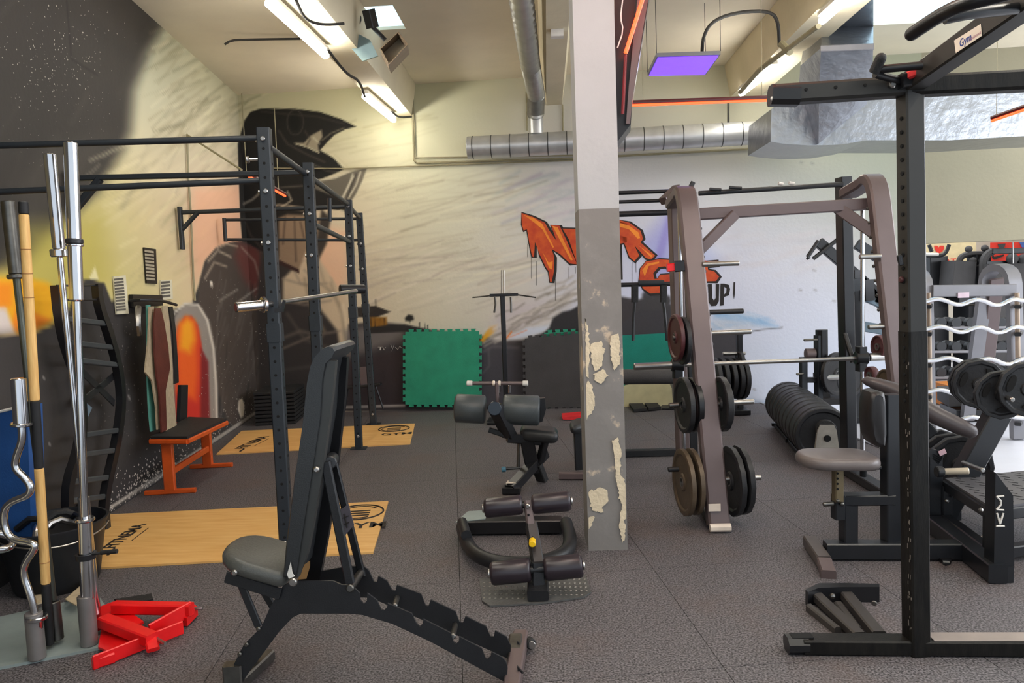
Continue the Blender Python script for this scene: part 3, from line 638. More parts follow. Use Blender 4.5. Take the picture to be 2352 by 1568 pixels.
q = [G(1508,131,3.25),G(1655,126,3.25),G(1621,172,3.25),G(1487,174,3.25)]; s = S(); s.prism([p+Z*.002 for p in q], Z*.03); part('panel_frame', s, SLV, t)
cc = sum(q, V(0,0,0))/4; s = S(); s.prism([cc.lerp(p,.95)-Z*.004 for p in q], Z*.005); part('glowing_panel', s, LEDP, t)
for p in q:
    s = S(); s.tube([p+Z*.03, V(p.x,p.y,CZ-.002)], .003, 5); part('hanging_wire', s, CABLE, t)
s = S(); s.tube([G(1612,128,3.28), at(1615,80,6.1), at(1640,45,6.1), at(1700,27,6.2), at(1770,25,6.3), at(1788,50,6.4), at(1790,105,6.6)], .014, 8, 2); solo('supply_cable', s, CABLE, 'grey cable looping from the purple panel to the right beam', 'cable')
s = S(); s.tube([at(1700,212,7.2), at(1745,160,6.6), at(1810,112,6.3), at(1880,60,5.6)], .02, 8); s.tube([at(1795,100,6.4), at(1815,120,6.3)], .03, 8); solo('cable_tray', s, CONDUIT, 'thin cable run along the side of the right beam', 'cable')
for pts_, lb_ in (([at(680,0,4.9), at(700,45,5.3), at(740,58,5.4), at(790,54,5.5)], 'dark cable sagging beside the longer tube light'), ([at(752,112,5.9), at(780,150,6.2), at(800,172,6.3), at(826,185,6.5), at(838,222,6.8)], 'dark cable linking the two tube lights of the left beam'), ([at(900,256,8.0), at(915,270,8.4), at(945,268,8.7)], 'short dark cable from the far tube light to the wall')):
    s = S(); s.tube(pts_, .011, 6, 2); solo('power_cable', s, CABLE, lb_, 'cable')
s = S(); s.tube([W(518,98,.05) if False else at(516,102,6.8), at(530,93,6.8), at(560,91,6.9), at(690,89,7.0)], .01, 6, 1); solo('ceiling_cable', s, CABLE, 'thin bent cable under the ceiling near the left wall', 'cable')
s = S(); a = .02
s.tube([at(880,155,8.3), W(942,205,a+.03), W(946,212,a), W(951,368,a), W(958,374,a), W(1320,364,a), W(1780,339,a), W(2112,322,a)], .012, 8); s.tube([W(948,212,a), W(955,362,a), W(1320,357,a)], .008, 6)
s.tube([W(596,386,a), W(784,387,a), W(960,381,a), W(1320,368,a)], .008, 6); solo('wall_conduit', s, CONDUIT, 'thin grey conduits running down and along the back wall', 'conduit')
s = S(); s.beam(V(.1,6.2,3.5), V(.2,6.2,3.5), .08, .06); s2 = s; solo('junction_box', s, WHT, 'small pale junction box under the middle ceiling beam', 'box')
s = S(); s.tube([W(1209,210,.02), W(1211,300,.02)], .01, 6); solo('drop_conduit', s, CONDUIT, 'short vertical conduit left of the flexible duct', 'conduit')
s = S(); s.tube([W(1292,240,.02), W(1293,300,.02)], .01, 6); solo('drop_conduit', s, CONDUIT, 'short vertical conduit under the middle beam, beside the column', 'conduit')
s = S(); s.tube([at(1673,225,8.2), at(1673,284,8.3)], .012, 6); solo('duct_hanger', s, CABLE, 'thin hanger rod above the round duct', 'rod')
for k,(p0,p1) in enumerate((((555,212),(566,395)),((630,248),(640,440)))):
    s = S(); s.tube([W(*p0,.06), W(*p1,.06)], .006, 6); solo('hanging_wire', s, CONDUIT, ('thin wire hanging beside the back left corner','thin wire hanging in front of the painted raven head')[k], 'wire')
# red LED strips and the dark screen on the column
t = thing('column_screen', 'black screen housing mounted on the right side of the column, edged with red light', 'screen', at(1440,300,4.3))
q = [at(1411,-60,4.12),at(1500,-60,4.12),at(1480,60,4.14),at(1452,232,4.16),at(1449,285,4.16),at(1416,328,4.16),at(1411,200,4.14)]
s = S(); s.prism(q, V(.02,.2,0)); part('housing', s, BLK2, t)
s = S(); s.prism([at(1470,-60,4.1),at(1499,-60,4.1),at(1478,60,4.11),at(1452,232,4.13),at(1447,284,4.13),at(1438,284,4.13),at(1444,200,4.12)], V(0,.03,0)); part('bezel', s, GUN, t)
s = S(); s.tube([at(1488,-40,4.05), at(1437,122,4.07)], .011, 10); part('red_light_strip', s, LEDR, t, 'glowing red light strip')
s = S(); s.tube([at(1437,126,4.09), at(1430,262,4.1)], .009, 8); part('strip_reflection', s, mat('red_reflection_tone',(120,14,20),.3), t, 'dark red painted reflection of the light strip')  # solid strip coloured as the reflection of the red light
s = S(); s.tube([at(1430,0,4.08), at(1425,40,4.08), at(1432,70,4.08), at(1418,110,4.08)], .004, 5, 1); part('loose_wire', s, WHT, t)
def led(a, b, label, hang=True):
    t = thing('red_light_strip', label, 'light strip', (Vector(a)+Vector(b))/2); s = S(); s.tube([Vector(a)+Z*.011, Vector(b)+Z*.011], .014, 8); part('housing', s, mat('dark_red_channel',(80,12,14),.5), t)
    s = S(); s.tube([Vector(a)-Z*.008, Vector(b)-Z*.008], .009, 8); part('tube', s, LEDR, t)
    for k_ in (.08,.92) if hang else ():
        p = Vector(a).lerp(Vector(b),k_); s = S(); s.tube([p+Z*.02, V(p.x,p.y,CZ-.003)], .002, 5); part('hanging_wire', s, CONDUIT, t)
led(at(1450,239,5.0), at(1775,227,5.3), 'long red light strip crossing from the column to the right rack')
led(at(2278,275,5.0), at(2420,226,4.6), 'red light strip at the right edge before the foil duct')
led(at(572,403,5.6), at(655,448,6.4), 'short glowing strip in place of a red reflection, behind the left rig posts', False)  # glowing tube stands in for a red reflection on the rig
# ================================================================ LEFT SIDE
# two birch platforms let into the rubber floor
def flat_text(txt, o, xd, yd, size, bold=.02, sx=1.):
    cu_ = bpy.data.curves.new('t', 'FONT'); cu_.body = txt; cu_.size = 1; cu_.offset = bold; cu_.resolution_u = 3; ob = bpy.data.objects.new('t', cu_); C.objects.link(ob)
    bpy.context.view_layer.update(); me = ob.to_mesh(); s = S()
    s.add([Vector(o)+Vector(xd)*(v.co.x*size*sx)+Vector(yd)*(v.co.y*size) for v in me.vertices], [tuple(p.vertices) for p in me.polygons])
    ob.to_mesh_clear(); bpy.data.objects.remove(ob); bpy.data.curves.remove(cu_); return s
def platform(q, label, tx, ty, cx, cy, sc_):
    P = clip([G(*p, .012) for p in q], WA+LN*.006, LN); t = thing('lifting_platform', label, 'platform', (P[0]+P[2])/2-Z*.012, 'wooden lifting platforms')
    s = S(); s.prism([p-Z*.0115 for p in P], Z*.0115); part('board', s, WOODP, t)
    a, b = G(*tx,.0135), G(*ty,.0135); xd = (b-a).normalized(); L = (b-a).length; yd = Z.cross(xd)
    part('printed_name', flat_text('FITNEMA', a, xd, yd, L/4.6, .03), INK, t)
    e = S(); e.tube([a-xd*.12-yd*.02, a-xd*.02-yd*.01], .008, 6); e.beam(a-yd*.05+xd*.12, a-yd*.05+xd*(L*.7), .006, .002); part('printed_mark', e, INK, t)
    c = G(cx,cy,.0135); s = S(); rr = .16*sc_
    s.tube([c+U*(rr*cos(k*pi/16))+VV*(rr*sin(k*pi/16)) for k in range(32)], .006, 6, closed=True)
    s.tube([c+U*(rr*.8*cos(k*pi/16))+VV*(rr*.8*sin(k*pi/16)) for k in range(3,28)], .004, 6)
    for k in (-.3,0,.3): s.beam(c+VV*rr*(k-.12)-U*rr*.45, c+VV*rr*(k-.12)+U*rr*.45, .02*sc_, .002)
    part('printed_ring', s, INK, t)
    part('printed_words', flat_text('GYM', c-U*.11-VV*(rr+.17*sc_), U, VV, .15*sc_, .02), INK, t)
platform([(222,1303),(857,1267),(892,1150),(222,1182)], 'birch lifting platform with printed name, nearest the camera', (262,1258),(345,1196), 825,1176, 1.)
platform([(497,1042),(942,1018),(953,972),(555,989)], 'birch lifting platform farther back by the left wall', (560,1030),(625,998), 905,984, 1.)
# rig with four perforated posts
rig = thing('pull_up_rig', 'tall dark perforated pull-up rig with four posts bolted to the mural wall', 'rig', V(-1.6,5.5,0))
PX = [at(607,310,3.92), at(708,383,4.86), at(800,465,6.78), at(825,492,7.98)]
PB = [V(PX[0].x-.03,3.95,0), V(PX[1].x-.03,4.88,0), V(-1.82,6.8,0), V(-1.96,7.98,0)]
HT = [2.36,2.33,2.31,2.31]
for i,(b,h) in enumerate(zip(PB,HT)):
    w_ = .068; top = V(PX[i].x, PX[i].y, h)
    s = S(); s.beam(b+Z*.006, top, w_, w_, hint=U); post = part('post', s, NAVY, rig)
    s = S(); k0 = .15
    for k in range(int((h-.15)/.075)):
        p = b.lerp(top, (k0+k*.075)/h); s.cyl(p-VV*(w_/2+.0012), p-VV*(w_/2-.004), .0085, 8)
        s.cyl(p+U*(w_/2+.0012), p+U*(w_/2-.004), .0085, 8)
    part('post_holes', s, HOLE, post, kind='stuff')
    s = S(); s.beam(b, b+Z*.008, .15, .15, hint=U); part('foot_plate', s, NAVY, post)
    s = S()
    for zf in (h-.06, h-.33, h-.6): p = b.lerp(top, zf/h); s.cyl(p-VV*(w_/2+.012), p-VV*(w_/2), .013, 8); s.cyl(p-U*(w_/2+.014), p-U*(w_/2), .012, 8)
    for zf in (.12,): p = b.lerp(top, zf/h); s.cyl(p-VV*(w_/2+.012), p-VV*(w_/2), .013, 8)
    part('bolts', s, STL, post, kind='stuff')
    s = S(); zj = 1.28; p = b.lerp(top, zj/h); s.beam(p-Z*.05, p+Z*.05, w_+.012, w_+.012, hint=U); part('joint_sleeve', s, NAVY, post)
def top_(i, z, k=0): 
    b, h = PB[i], HT[i]; return b.lerp(V(PX[i].x,PX[i].y,h), z/h)
def pl_left(p, z):    # meets the left wall along -U
    d = -U; t_ = (WA-p).dot(LN)/d.dot(LN); q = p+d*t_; return V(q.x, q.y, z)
def bar(name, a, b, r, m=NAVY, p=None, n=12): s = S(); s.tube([a,b], r, n); return part(name, s, m, p or rig)
for z, zl_ in ((2.31,2.30),(2.09,2.065)): bar('pull_up_bar', top_(0,z), pl_left(top_(0,z), zl_)+U*.05, .0165)
s = S(); a = top_(1,2.27); b = pl_left(a, 2.27); s.beam(a, b+U*.03, .04, .034); part('wall_beam', s, NAVY, rig)
s = S(); s.beam(b+U*.04+Z*.05, b+U*.04-Z*.27, .06, .03, hint=U); s.beam(b+U*.22-Z*.01, b+U*.05-Z*.2, .05, .04); part('wall_bracket', s, NAVY, rig)
a = top_(2,2.25); b = pl_left(a, 2.24); bar('pull_up_bar', a, b+U*.05, .02); s = S(); s.beam(b+U*.04+Z*.05, b+U*.04-Z*.33, .06, .03, hint=U); s.beam(b+U*.2, b+U*.05-Z*.15, .05, .03); part('wall_bracket', s, NAVY, rig)
a = top_(3,2.25); b = at(515,505,7.75); bar('pull_up_bar', a, b, .016); a2 = top_(3,2.02); b2 = at(518,550,7.75); bar('pull_up_bar', a2, b2, .016); bar('bar_upright', b+Z*.02, b2-Z*.02, .02)
bar('top_rail', top_(0,2.26)+V(.02,0,0), top_(2,2.27), .02); bar('top_rail', top_(2,2.26), top_(3,2.26), .02); bar('lower_rail', top_(1,1.93)+V(.02,0,0), top_(2,1.93), .02)
bar('cross_strut', at(757,455,5.9)+V(0,0,.0), at(757,508,5.9), .016)
# wall diagonal stay
s = S(); s.tube([LW(430,310,.03), at(555,390,6.2)], .01, 6); s.tube([LW(430,308,.02), LW(432,400,.02), LW(438,485,.02), LW(444,640,.02), LW(448,690,.02)], .01, 6); solo('wall_stay', s, CONDUIT, 'thin grey conduit and stay climbing the left mural wall near the corner', 'conduit')
p = top_(0,2.2); s = S(); s.cyl(p-U*.1, p-U*.035, .008, 8); s.cyl(p-U*.1, p-U*.085, .02, 12); part('side_knob', s, STL, rig)
# barbell on the rig hooks
bb = thing('olympic_barbell', 'chrome olympic barbell resting across the rig posts', 'barbell', at(620,700,4.05)-Z*.03)
a = at(545,705,3.55); d = at(818,662,6.9); d = (at(700,692,4.9)-at(604,700,4.05)).normalized()
e0 = at(545,705,3.92-.0); e1 = at(612,701,3.86); bxd = U
e1 = e0+U*.0
s = S(); q0 = at(541,706,3.72); q1 = at(602,700,3.82); s.cyl(q0, q1, .027, 20); part('sleeve', s, CHR, bb); dd = (q1-q0).normalized()
s = S(); s.cyl(q0-dd*.002, q0+dd*.003, .02, 16); part('end_cap', s, mat('dark_red_cap',(96,44,48),.5), bb)
s = S(); s.cyl(q1, q1+dd*.02, .043, 20); part('collar', s, CHR, bb); q2 = at(818,668,5.2); s = S(); s.tube([q1+dd*.02, q2], .014, 12); part('shaft', s, STL, bb)
s = S(); s.cyl(at(780,664,5.5), at(838,664,5.6), .035, 14); part('far_collar', s, BLK, bb)
s = S(); s.prism([at(604,720,3.9),at(650,716,3.9),at(655,690,3.9),at(650,688,3.9),at(645,706,3.9),at(604,708,3.9)], VV*.02); part('hook', s, BLK, rig)
# stack of black slabs in the corner: one thing each
for k in range(9):
    z0 = .0+k*.043; a = at(594,953,8.42); c0 = V(a.x+.27, 8.42, z0)
    s = S(); s.beam(c0+Z*.017-U*.22, c0+Z*.017+U*.22, .62, .034, c=.008)
    w9 = ['lowest','second','third','fourth','fifth','sixth','seventh','eighth','topmost'][k]
    solo('step_slab', s, RUB, w9+' black rubber slab of the corner stack, counted from the floor', 'slab', 'black rubber slabs stacked in the corner')
# small black stool behind the posts
st = thing('small_stand', 'small black stand with splayed thin legs behind the rear rig posts', 'stand', at(840,937,8.7))
s = S(); s.beam(at(790,890,8.6), at(875,882,8.6), .12, .03); part('top_plate', s, BLK, st)
for a,b in (((862,884),(880,938)),((800,890),(792,942)),((845,886),(848,938))): s = S(); s.tube([at(*a,8.6), at(*b,8.62)], .01, 6); part('leg', s, BLK, st)
s = S(); s.beam(at(835,842,8.6), at(838,884,8.6), .1, .04); part('back_post', s, GUN, st)
# orange bench
ob = thing('step_bench', 'orange steel bench with a black rubber top against the mural wall', 'bench', G(435,1105))
zt = at(395,1003,5.35).z
fr = [at(345,1003,5.3), at(432,1006,5.3)]; bk = [at(432,962,6.35), at(521,968,6.3)]
zt = .44; s = S(); P4 = [G(346,1008,zt), G(430,1008,zt), G(520,966,zt), G(434,962,zt)]; s.prism(P4, Z*.02); part('rubber_top', s, RUB, ob)
s = S()
for i in range(4): a, b = P4[i], P4[(i+1)%4]; s.beam(a-Z*.018, b-Z*.018, .03, .035)
part('top_frame', s, ORA, ob)
def foot(x, y, wd, px): a = G(x,y); return a
fl, fr_ = G(334,1137), G(450,1130); rl, rr_ = G(438,1076), G(534,1071)
for a, b, m0 in ((fl,fr_,.5),(rl,rr_,.42)):
    s = S(); s.beam(a+Z*.018, b+Z*.018, .04, .035); part('foot', s, ORA, ob); c = a.lerp(b, m0)
    s = S(); s.beam(c+Z*.03, V(c.x,c.y,zt-.02), .08, .045, hint=VV); part('leg', s, ORA, ob)
s = S(); a = fl.lerp(fr_,.55)+Z*.17; b = rl.lerp(rr_,.45)+Z*.17; s.beam(a, b, .03, .05); part('stretcher', s, ORA, ob)
# belts hanging from a wall hook rail
rl_ = thing('belt_rail', 'black wall rail with hooks and buckles above the orange bench', 'rail', LW(340,700,.05))
s = S(); s.prism([LW(296,676,.01),LW(365,678,.01),LW(366,702,.01),LW(298,706,.01)], LN*.03); part('backing_board', s, BLK2, rl_)
s = S(); s.tube([LW(300,690,.05), LW(330,688,.16), LW(372,690,.2), LW(405,700,.12)], .012, 8, 1); part('hook_rod', s, BLK, rl_)
def strap(label, pts, w0, m, off=.16, wb=.012, cat='belt'):
    s = S(); P = [LW(x,y,off) for x,y in pts]
    ws = w0 if isinstance(w0,(list,tuple)) else [w0]*len(P); R = []
    for p, q_ in zip(P, ws): R.append([p-LD*q_/2-LN*wb/2, p+LD*q_/2-LN*wb/2, p+LD*q_/2+LN*wb/2, p-LD*q_/2+LN*wb/2])
    s.rings(R); return solo('weight_belt', s, m, label, cat, 'belts and straps on the wall rail')
strap('teal elastic loop band hanging lowest, at the left of the belts', [(340,700),(341,760),(343,860),(349,940),(352,988)], [.06,.06,.09,.13,.1], TEALS, .12)
strap('cream canvas belt with a wide tan middle, second from the left', [(347,704),(346,780),(347,850),(356,872),(362,930),(364,985)], [.08,.1,.24,.13,.08,.06], TANL, .17)
strap('brown leather lifting belt with a broad middle', [(362,708),(364,740),(370,800),(374,850),(372,900),(376,990)], [.1,.2,.27,.27,.12,.1], BROWNL, .2)
strap('long pale canvas belt right of the brown leather belt', [(378,702),(380,740),(384,830),(386,900),(392,990)], [.1,.14,.19,.2,.24], TANL, .19)
strap('black strap at the right end of the belts', [(391,704),(399,760),(404,850),(404,880)], [.08,.07,.08,.1], BLK, .2)
s = S(); s.prism([LW(x,y,.1) for x,y in ((408,884),(424,884),(422,968),(405,970))], LN*.03); solo('hanging_strap', s, BLK, 'short wide black strap hanging against the red arch painting', 'strap')
s = S(); s.tube([LW(318,705,.1), LW(316,740,.12), LW(319,768,.1)], .022, 8, 1); solo('small_buckle_strap', s, STL, 'short grey strap with a metal buckle at the left end of the rail', 'strap')
# ---- barbell holder plate with tubes, bars standing in it
hold = thing('bar_holder', 'grey steel plate with upright tubes holding bars, bottom left', 'bar holder', G(120,1480))
q = [G(-60,1435),G(225,1370),G(300,1478),G(-60,1550)]; s = S(); s.prism(q, Z*.012); part('base_plate', s, GRYB, hold)
def htube(x, y, h, r, label=None):
    b = G(x,y,.012); s = S(); s.cyl(b, b+Z*h, r, 24); part('holder_tube', s, mat('grey_tube',(128,124,122),.45,.5), hold); return b
t1 = htube(86,1512,.2,.034); t2 = htube(206,1480,.22,.034); 
def standing(x0,y0,Yb,x1,y1,Yt): return at(x0,y0,Yb), at(x1,y1,Yt)
# chrome tall bar in second tube
b1 = thing('standing_barbell', 'tall chrome barbell standing upright with a black collar ring', 'barbell', t2)
pb = V(t2.x,t2.y,.03); pt = at(162,327,t2.y+.02); d = (pt-pb)
def seg(p, k0, k1, r, name, m, n=20): s = S(); s.cyl(pb.lerp(pt,k0), pb.lerp(pt,k1), r, n); return part(name, s, m, p)
def kpx(y): # fraction along the bar whose image row is y
    lo, hi = 0, 1
    for _ in range(30):
        m_ = (lo+hi)/2; P = pb.lerp(pt,m_)-CAM; yy = CY-F*P.dot(UP)/P.dot(FW)
        if yy > y: lo = m_
        else: hi = m_
    return lo
seg(b1, kpx(1375), kpx(1196), .028, 'lower_sleeve', CHR); seg(b1, kpx(1196), kpx(1188), .04, 'lower_collar', CHR); seg(b1, kpx(1190), kpx(690), .016, 'shaft', CHR)
seg(b1, kpx(690), kpx(327), .0275, 'upper_sleeve', CHR); seg(b1, kpx(560), kpx(548), .034, 'rubber_ring', BLK); seg(b1, kpx(566), kpx(560), .035, 'steel_ring', CHR)
s = S(); c_ = pb.lerp(pt,kpx(1276)); s.lathe(c_, Z, [(-.012,.03),(-.012,.04),(.012,.042),(.012,.03)], 24); s.tube([c_+V(.03,-.01,.01), c_+V(.1,-.02,.02)], .006, 6); clipp = part('spring_clip', s, BLK, b1)
s = S(); s.tube([c_+V(.08,-.02,.02), c_+V(.15,-.02,.025)], .01, 8); part('clip_handle', s, RUB, clipp)
# second chrome bar leaning in front of it
b2_ = thing('standing_barbell', 'slim chrome barbell leaning left of the tallest bar', 'barbell', V(t2.x-.02,t2.y+.09,.012))
pb = V(t2.x-.03,t2.y+.1,.03); pt = at(114,353,t2.y+.04); seg(b2_, 0, kpx(1140), .024, 'lower_sleeve', CHR); seg(b2_, kpx(1140), kpx(590), .0125, 'shaft', CHR)
seg(b2_, kpx(590), kpx(572), .036, 'collar', CHR); seg(b2_, kpx(572), 1, .0245, 'upper_sleeve', CHR)
# dark steel bar far left
b3 = thing('standing_barbell', 'dark worn barbell standing at the left edge of the picture', 'barbell', V(t1.x,t1.y+.12,.012))
pb = V(t1.x-.0,t1.y+.13,.03); pt = at(18,462,t1.y+.16)
seg(b3, 0, kpx(1380), .026, 'lower_sleeve', DSTL); seg(b3, kpx(1380), kpx(636), .0145, 'shaft', mat('grey_green_steel',(96,98,90),.4,.8)); seg(b3, kpx(640), kpx(630), .036, 'collar', DSTL); seg(b3, kpx(630), 1, .027, 'upper_sleeve', DSTL)
# bamboo bar with black tape
b4 = thing('bamboo_bar', 'bamboo bar wrapped with black tape standing among the barbells', 'bar', V(t1.x,t1.y+.08,.012))
pb = V(t1.x-.005,t1.y+.085,.03); pt = at(53,462,t1.y+.02)
for y0, y1, m_, nm in ((1525,1340,TAPE,'tape_wrap'),(1340,1075,BAM,'bamboo_section'),(1075,920,TAPE,'tape_wrap'),(920,492,BAM,'bamboo_section'),(492,462,TAPE,'tape_wrap')): seg(b4, kpx(y0), kpx(y1), .0185, nm, m_, 16)
s = S()
for y in (572,628,683,1290): p = pb.lerp(pt,kpx(y)); s.lathe(p, pt-pb, [(-.002,.018),(0,.0205),(.002,.018)], 16)
part('bamboo_nodes', s, mat('brown_node',(150,104,60),.6), b4, kind='stuff')
# curl bar
b5 = thing('curl_bar', 'wavy chrome curl bar standing in the nearest holder tube', 'bar', t1)
pb = V(t1.x,t1.y,.03); YY = t1.y
s = S(); s.cyl(V(t1.x,t1.y,.06), at(84,1420,YY), .026, 20); part('lower_sleeve', s, CHR, b5); s = S(); s.cyl(at(84,1422,YY), at(84,1412,YY), .042, 20); part('lower_collar', s, CHR, b5)
s = S(); s.tube([at(83,1420,YY), at(72,1370,YY), at(52,1318,YY), at(58,1290,YY), at(82,1258,YY), at(76,1246,YY), at(30,1240,YY), at(10,1215,YY), at(8,1170,YY), at(28,1150,YY), at(66,1138,YY), at(72,1118,YY), at(58,1098,YY), at(34,1076,YY), at(36,1050,YY), at(52,1010,YY), at(49,975,YY)], .0145, 12, 2); part('wavy_shaft', s, CHR, b5)
s = S(); s.cyl(at(49,978,YY), at(49,970,YY), .04, 20); part('upper_collar', s, CHR, b5); s = S(); s.cyl(at(49,972,YY), at(42,868,YY), .0285, 20); part('upper_sleeve', s, CHR, b5)
s = S(); s.tube([at(-40,1262,2.9), at(20,1262,2.95), at(34,1240,3.0), at(10,1225,3.0), at(-40,1222,2.95)], .016, 10, 2); solo('chrome_handle', s, CHR, 'curved chrome handle poking in from the left edge below the blue pad', 'handle')
# black bucket of handles
bk_ = thing('bucket', 'black bucket full of cable handles behind the bar holder', 'bucket', G(105,1380))
bc = G(98,1362); bc = V(bc.x, bc.y+.12, 0); s = S(); s.lathe(bc, Z, [(0,.0),(0,.19),(.02,.2),(.30,.245),(.33,.262),(.34,.262),(.34,.25),(.26,.235),(.25,.0)], 32); part('tub', s, BUCK, bk_)
s = S(); s.tube([bc+V(.26*cos(a),.26*sin(a),.29+.02*sin(a*2)) for a in np.linspace(pi,2*pi+.4,14)], .004, 6, 1); part('wire_handle', s, STL, bk_)
for k,(dx,dy,l,r,mm) in enumerate(((-.1,0,.2,.018,BLK),(.05,-.05,.22,.016,STL),(.1,.06,.18,.014,BLK),(-.02,.1,.2,.02,RUB),(.0,-.12,.2,.012,CHR))):
    s = S(); c_ = bc+V(dx,dy,.30); aa = k*1.3; s.tube([c_+V(-l/2*cos(aa),-l/2*sin(aa),0), c_+V(0,0,.07), c_+V(l/2*cos(aa),l/2*sin(aa),.01)], r, 8, 1)
    solo('cable_attachment', s, mm, ['thick black rope handle at the left of the bucket','steel cable handle at the right of the bucket','thin black handle at the back right of the bucket','rubber grip handle at the back of the bucket','chrome handle at the front of the bucket'][k], 'handle', 'handles in the black bucket')
for k,pts in enumerate((((66,1372),(100,1368),(96,1386),(70,1392)),((150,1378),(205,1330),(218,1336),(190,1370),(175,1392)))):
    s = S(); s.prism([G(x,y,.055+.0*k) for x,y in pts], Z*.006); s.prism([G(pts[0][0],pts[0][1],.004), G(pts[1][0],pts[1][1],.004), G(pts[1][0],pts[1][1]-4,.055), G(pts[0][0],pts[0][1]-4,.055)], V(0,.004,0)); solo('torn_cardboard', s, TANL, ('scrap of pale card under the left of the bucket','torn pale card under the right of the bucket')[k], 'cardboard')
# blue pad machine at the left edge
bm_ = thing('blue_pad_machine', 'machine with a blue pad and grey blue arm, cut by the left edge', 'machine', G(-20,1290))
yb = 3.7; s = S(); s.prism([at(-90,965,yb),at(62,932,yb),at(72,1245,yb),at(60,1262,yb),at(-90,1345,yb)], V(.02,.09,0)); part('blue_pad', s, BLUE, bm_)
s = S(); s.tube([at(-60,948,yb-.02), at(0,945,yb-.02), at(64,930,yb-.02)], .008, 6); part('white_piping', s, WHT, bm_)
s = S(); s.beam(at(70,850,4.3), at(190,950,4.7), .1, .1); part('support_arm', s, BGREY, bm_)
s = S(); s.beam(at(-60,790,4.2), at(22,850,4.3), .09, .09); part('head_arm', s, BLK, bm_)
s = S(); s.beam(at(10,860,4.2), at(90,850,4.3), .12, .05); part('link_plate', s, BLK2, bm_)
s = S(); s.tube([at(-40,858,4.0), at(8,862,4.0), at(14,880,4.0), at(-6,905,4.0), at(-40,915,4.0)], .014, 8, 1); part('chrome_grip', s, CHR, bm_)
s = S(); s.beam(at(-30,1250,3.75), V(at(-30,1250,3.75).x,3.75,.0), .08, .08); s.beam(V(at(-80,1340,3.75).x,3.8,.03), V(at(60,1325,3.75).x,3.8,.03), .08, .06); part('base_frame', s, BLK, bm_)
# curved ladder-like frame
lad = thing('curved_ladder', 'black S-curved ladder frame with flat rungs among the barbells', 'ladder', G(220,1215))
YL = 4.05
Rr = [(222,652,4.3),(226,700,4.3),(248,760,4.25),(268,830,4.2),(279,900,4.2),(276,960,4.15),(264,1030,4.1),(250,1090,4.05),(240,1140,4.0),(238,1185,4.0)]
Lr = [(130,655,4.2),(136,720,4.2),(150,790,4.2),(172,850,4.2),(186,920,4.2),(188,990,4.15),(176,1050,4.1),(158,1100,4.05),(154,1150,4.0),(158,1200,4.0)]
Rr = [(x,y,LW(x,y,.13).y) for x,y,_ in Rr]; Lr = [(x,y,LW(x,y,.16).y) for x,y,_ in Lr]
def ribbon(pts, wd, th):
    P = [at(*p) for p in pts]
    for _ in range(2):
        Q = [P[0]]
        for i in range(len(P)-1): Q += [P[i]*.75+P[i+1]*.25, P[i]*.25+P[i+1]*.75]
        P = Q+[P[-1]]
    R = []
    for i, p in enumerate(P):
        t_ = (P[min(i+1,len(P)-1)]-P[max(i-1,0)]).normalized(); x = LN; y = t_.cross(x).normalized(); x = y.cross(t_)
        R.append([p+x*wd/2+y*th/2, p-x*wd/2+y*th/2, p-x*wd/2-y*th/2, p+x*wd/2-y*th/2])
    s = S(); s.rings(R); return s
part('side_rail', ribbon(Rr, .045, .06), BLK2, lad); part('side_rail', ribbon(Lr, .045, .06), BLK2, lad)
def yi(pts, y):
    for a, b in zip(pts[:-1], pts[1:]):
        if a[1] <= y <= b[1]: k = (y-a[1])/(b[1]-a[1]); return (a[0]+(b[0]-a[0])*k, y, a[2]+(b[2]-a[2])*k)
    return pts[-1]
RNG = mat('slate_rung', (58,64,68), .5)
for y in (731,786,826,1000,1046,1108,1152):
    s = S(); dy = 12 if y < 900 else -12
    s.beam(at(*yi(Lr,y)), at(*yi(Rr,y+dy)), .03, .035); part('rung', s, RNG, lad)
for y in (655,688): s = S(); s.beam(at(*yi(Lr,max(y,656))), at(*yi(Rr,y)), .012, .012); part('top_rod', s, BLK, lad)
for a, b in (((190,855),(262,925)),((186,925),(262,862))): s = S(); s.beam(LW(*a,.1), LW(*b,.1), .05, .008, hint=LN); part('cross_strip', s, BLK, lad)
for q_ in (Rr[-1],Lr[-1]):
    p = at(*q_); s = S(); s.beam(V(p.x,p.y,0), V(p.x,p.y,p.z+.02), .06,.06); part('foot', s, BLK, lad)
s = S(); s.beam(at(108,1232,4.2), at(176,1165,4.5), .1, .06); part('diagonal_arm', s, BLK, lad)
# red v-shaped attachment on the floor
rd = thing('red_rack_arm', 'red folded steel rack attachment lying on the rubber floor', 'rack attachment', G(330,1470))
def flatbeam(p, a, b, w_, h_, z0=0, z1=0, nm='arm', m=RED): s = S(); s.beam(G(*a,z0+h_/2), G(*b,z1+h_/2), w_, h_); return part(nm, s, m, p)
flatbeam(rd, (214,1522),(420,1440), .012, .06, 0, .01, 'side_plate'); flatbeam(rd, (262,1394),(440,1398), .05, .05, .06, .05, 'arm'); flatbeam(rd, (238,1425),(350,1468), .06, .05, .05, .03, 'arm')
flatbeam(rd, (345,1450),(440,1396), .014, .07, .01, .04, 'side_plate'); s = S(); s.prism([G(x,y,.045) for x,y in ((225,1400),(262,1386),(285,1400),(330,1432),(300,1450),(240,1440))], Z*.012); part('gusset', s, RED, rd)
s = S(); s.prism([G(x,y,.02) for x,y in ((235,1440),(310,1478),(250,1500),(226,1490))], Z*.01); part('gusset', s, RED, rd)
s = S(); s.beam(G(345,1460,.06), G(352,1492,.03), .05, .02); part('bent_tab', s, RED, rd)
s = S(); s.prism([G(x,y,.01) for x,y in ((405,1420),(440,1400),(455,1412),(430,1438),(408,1434))], Z*.04); part('end_block', s, RED, rd)
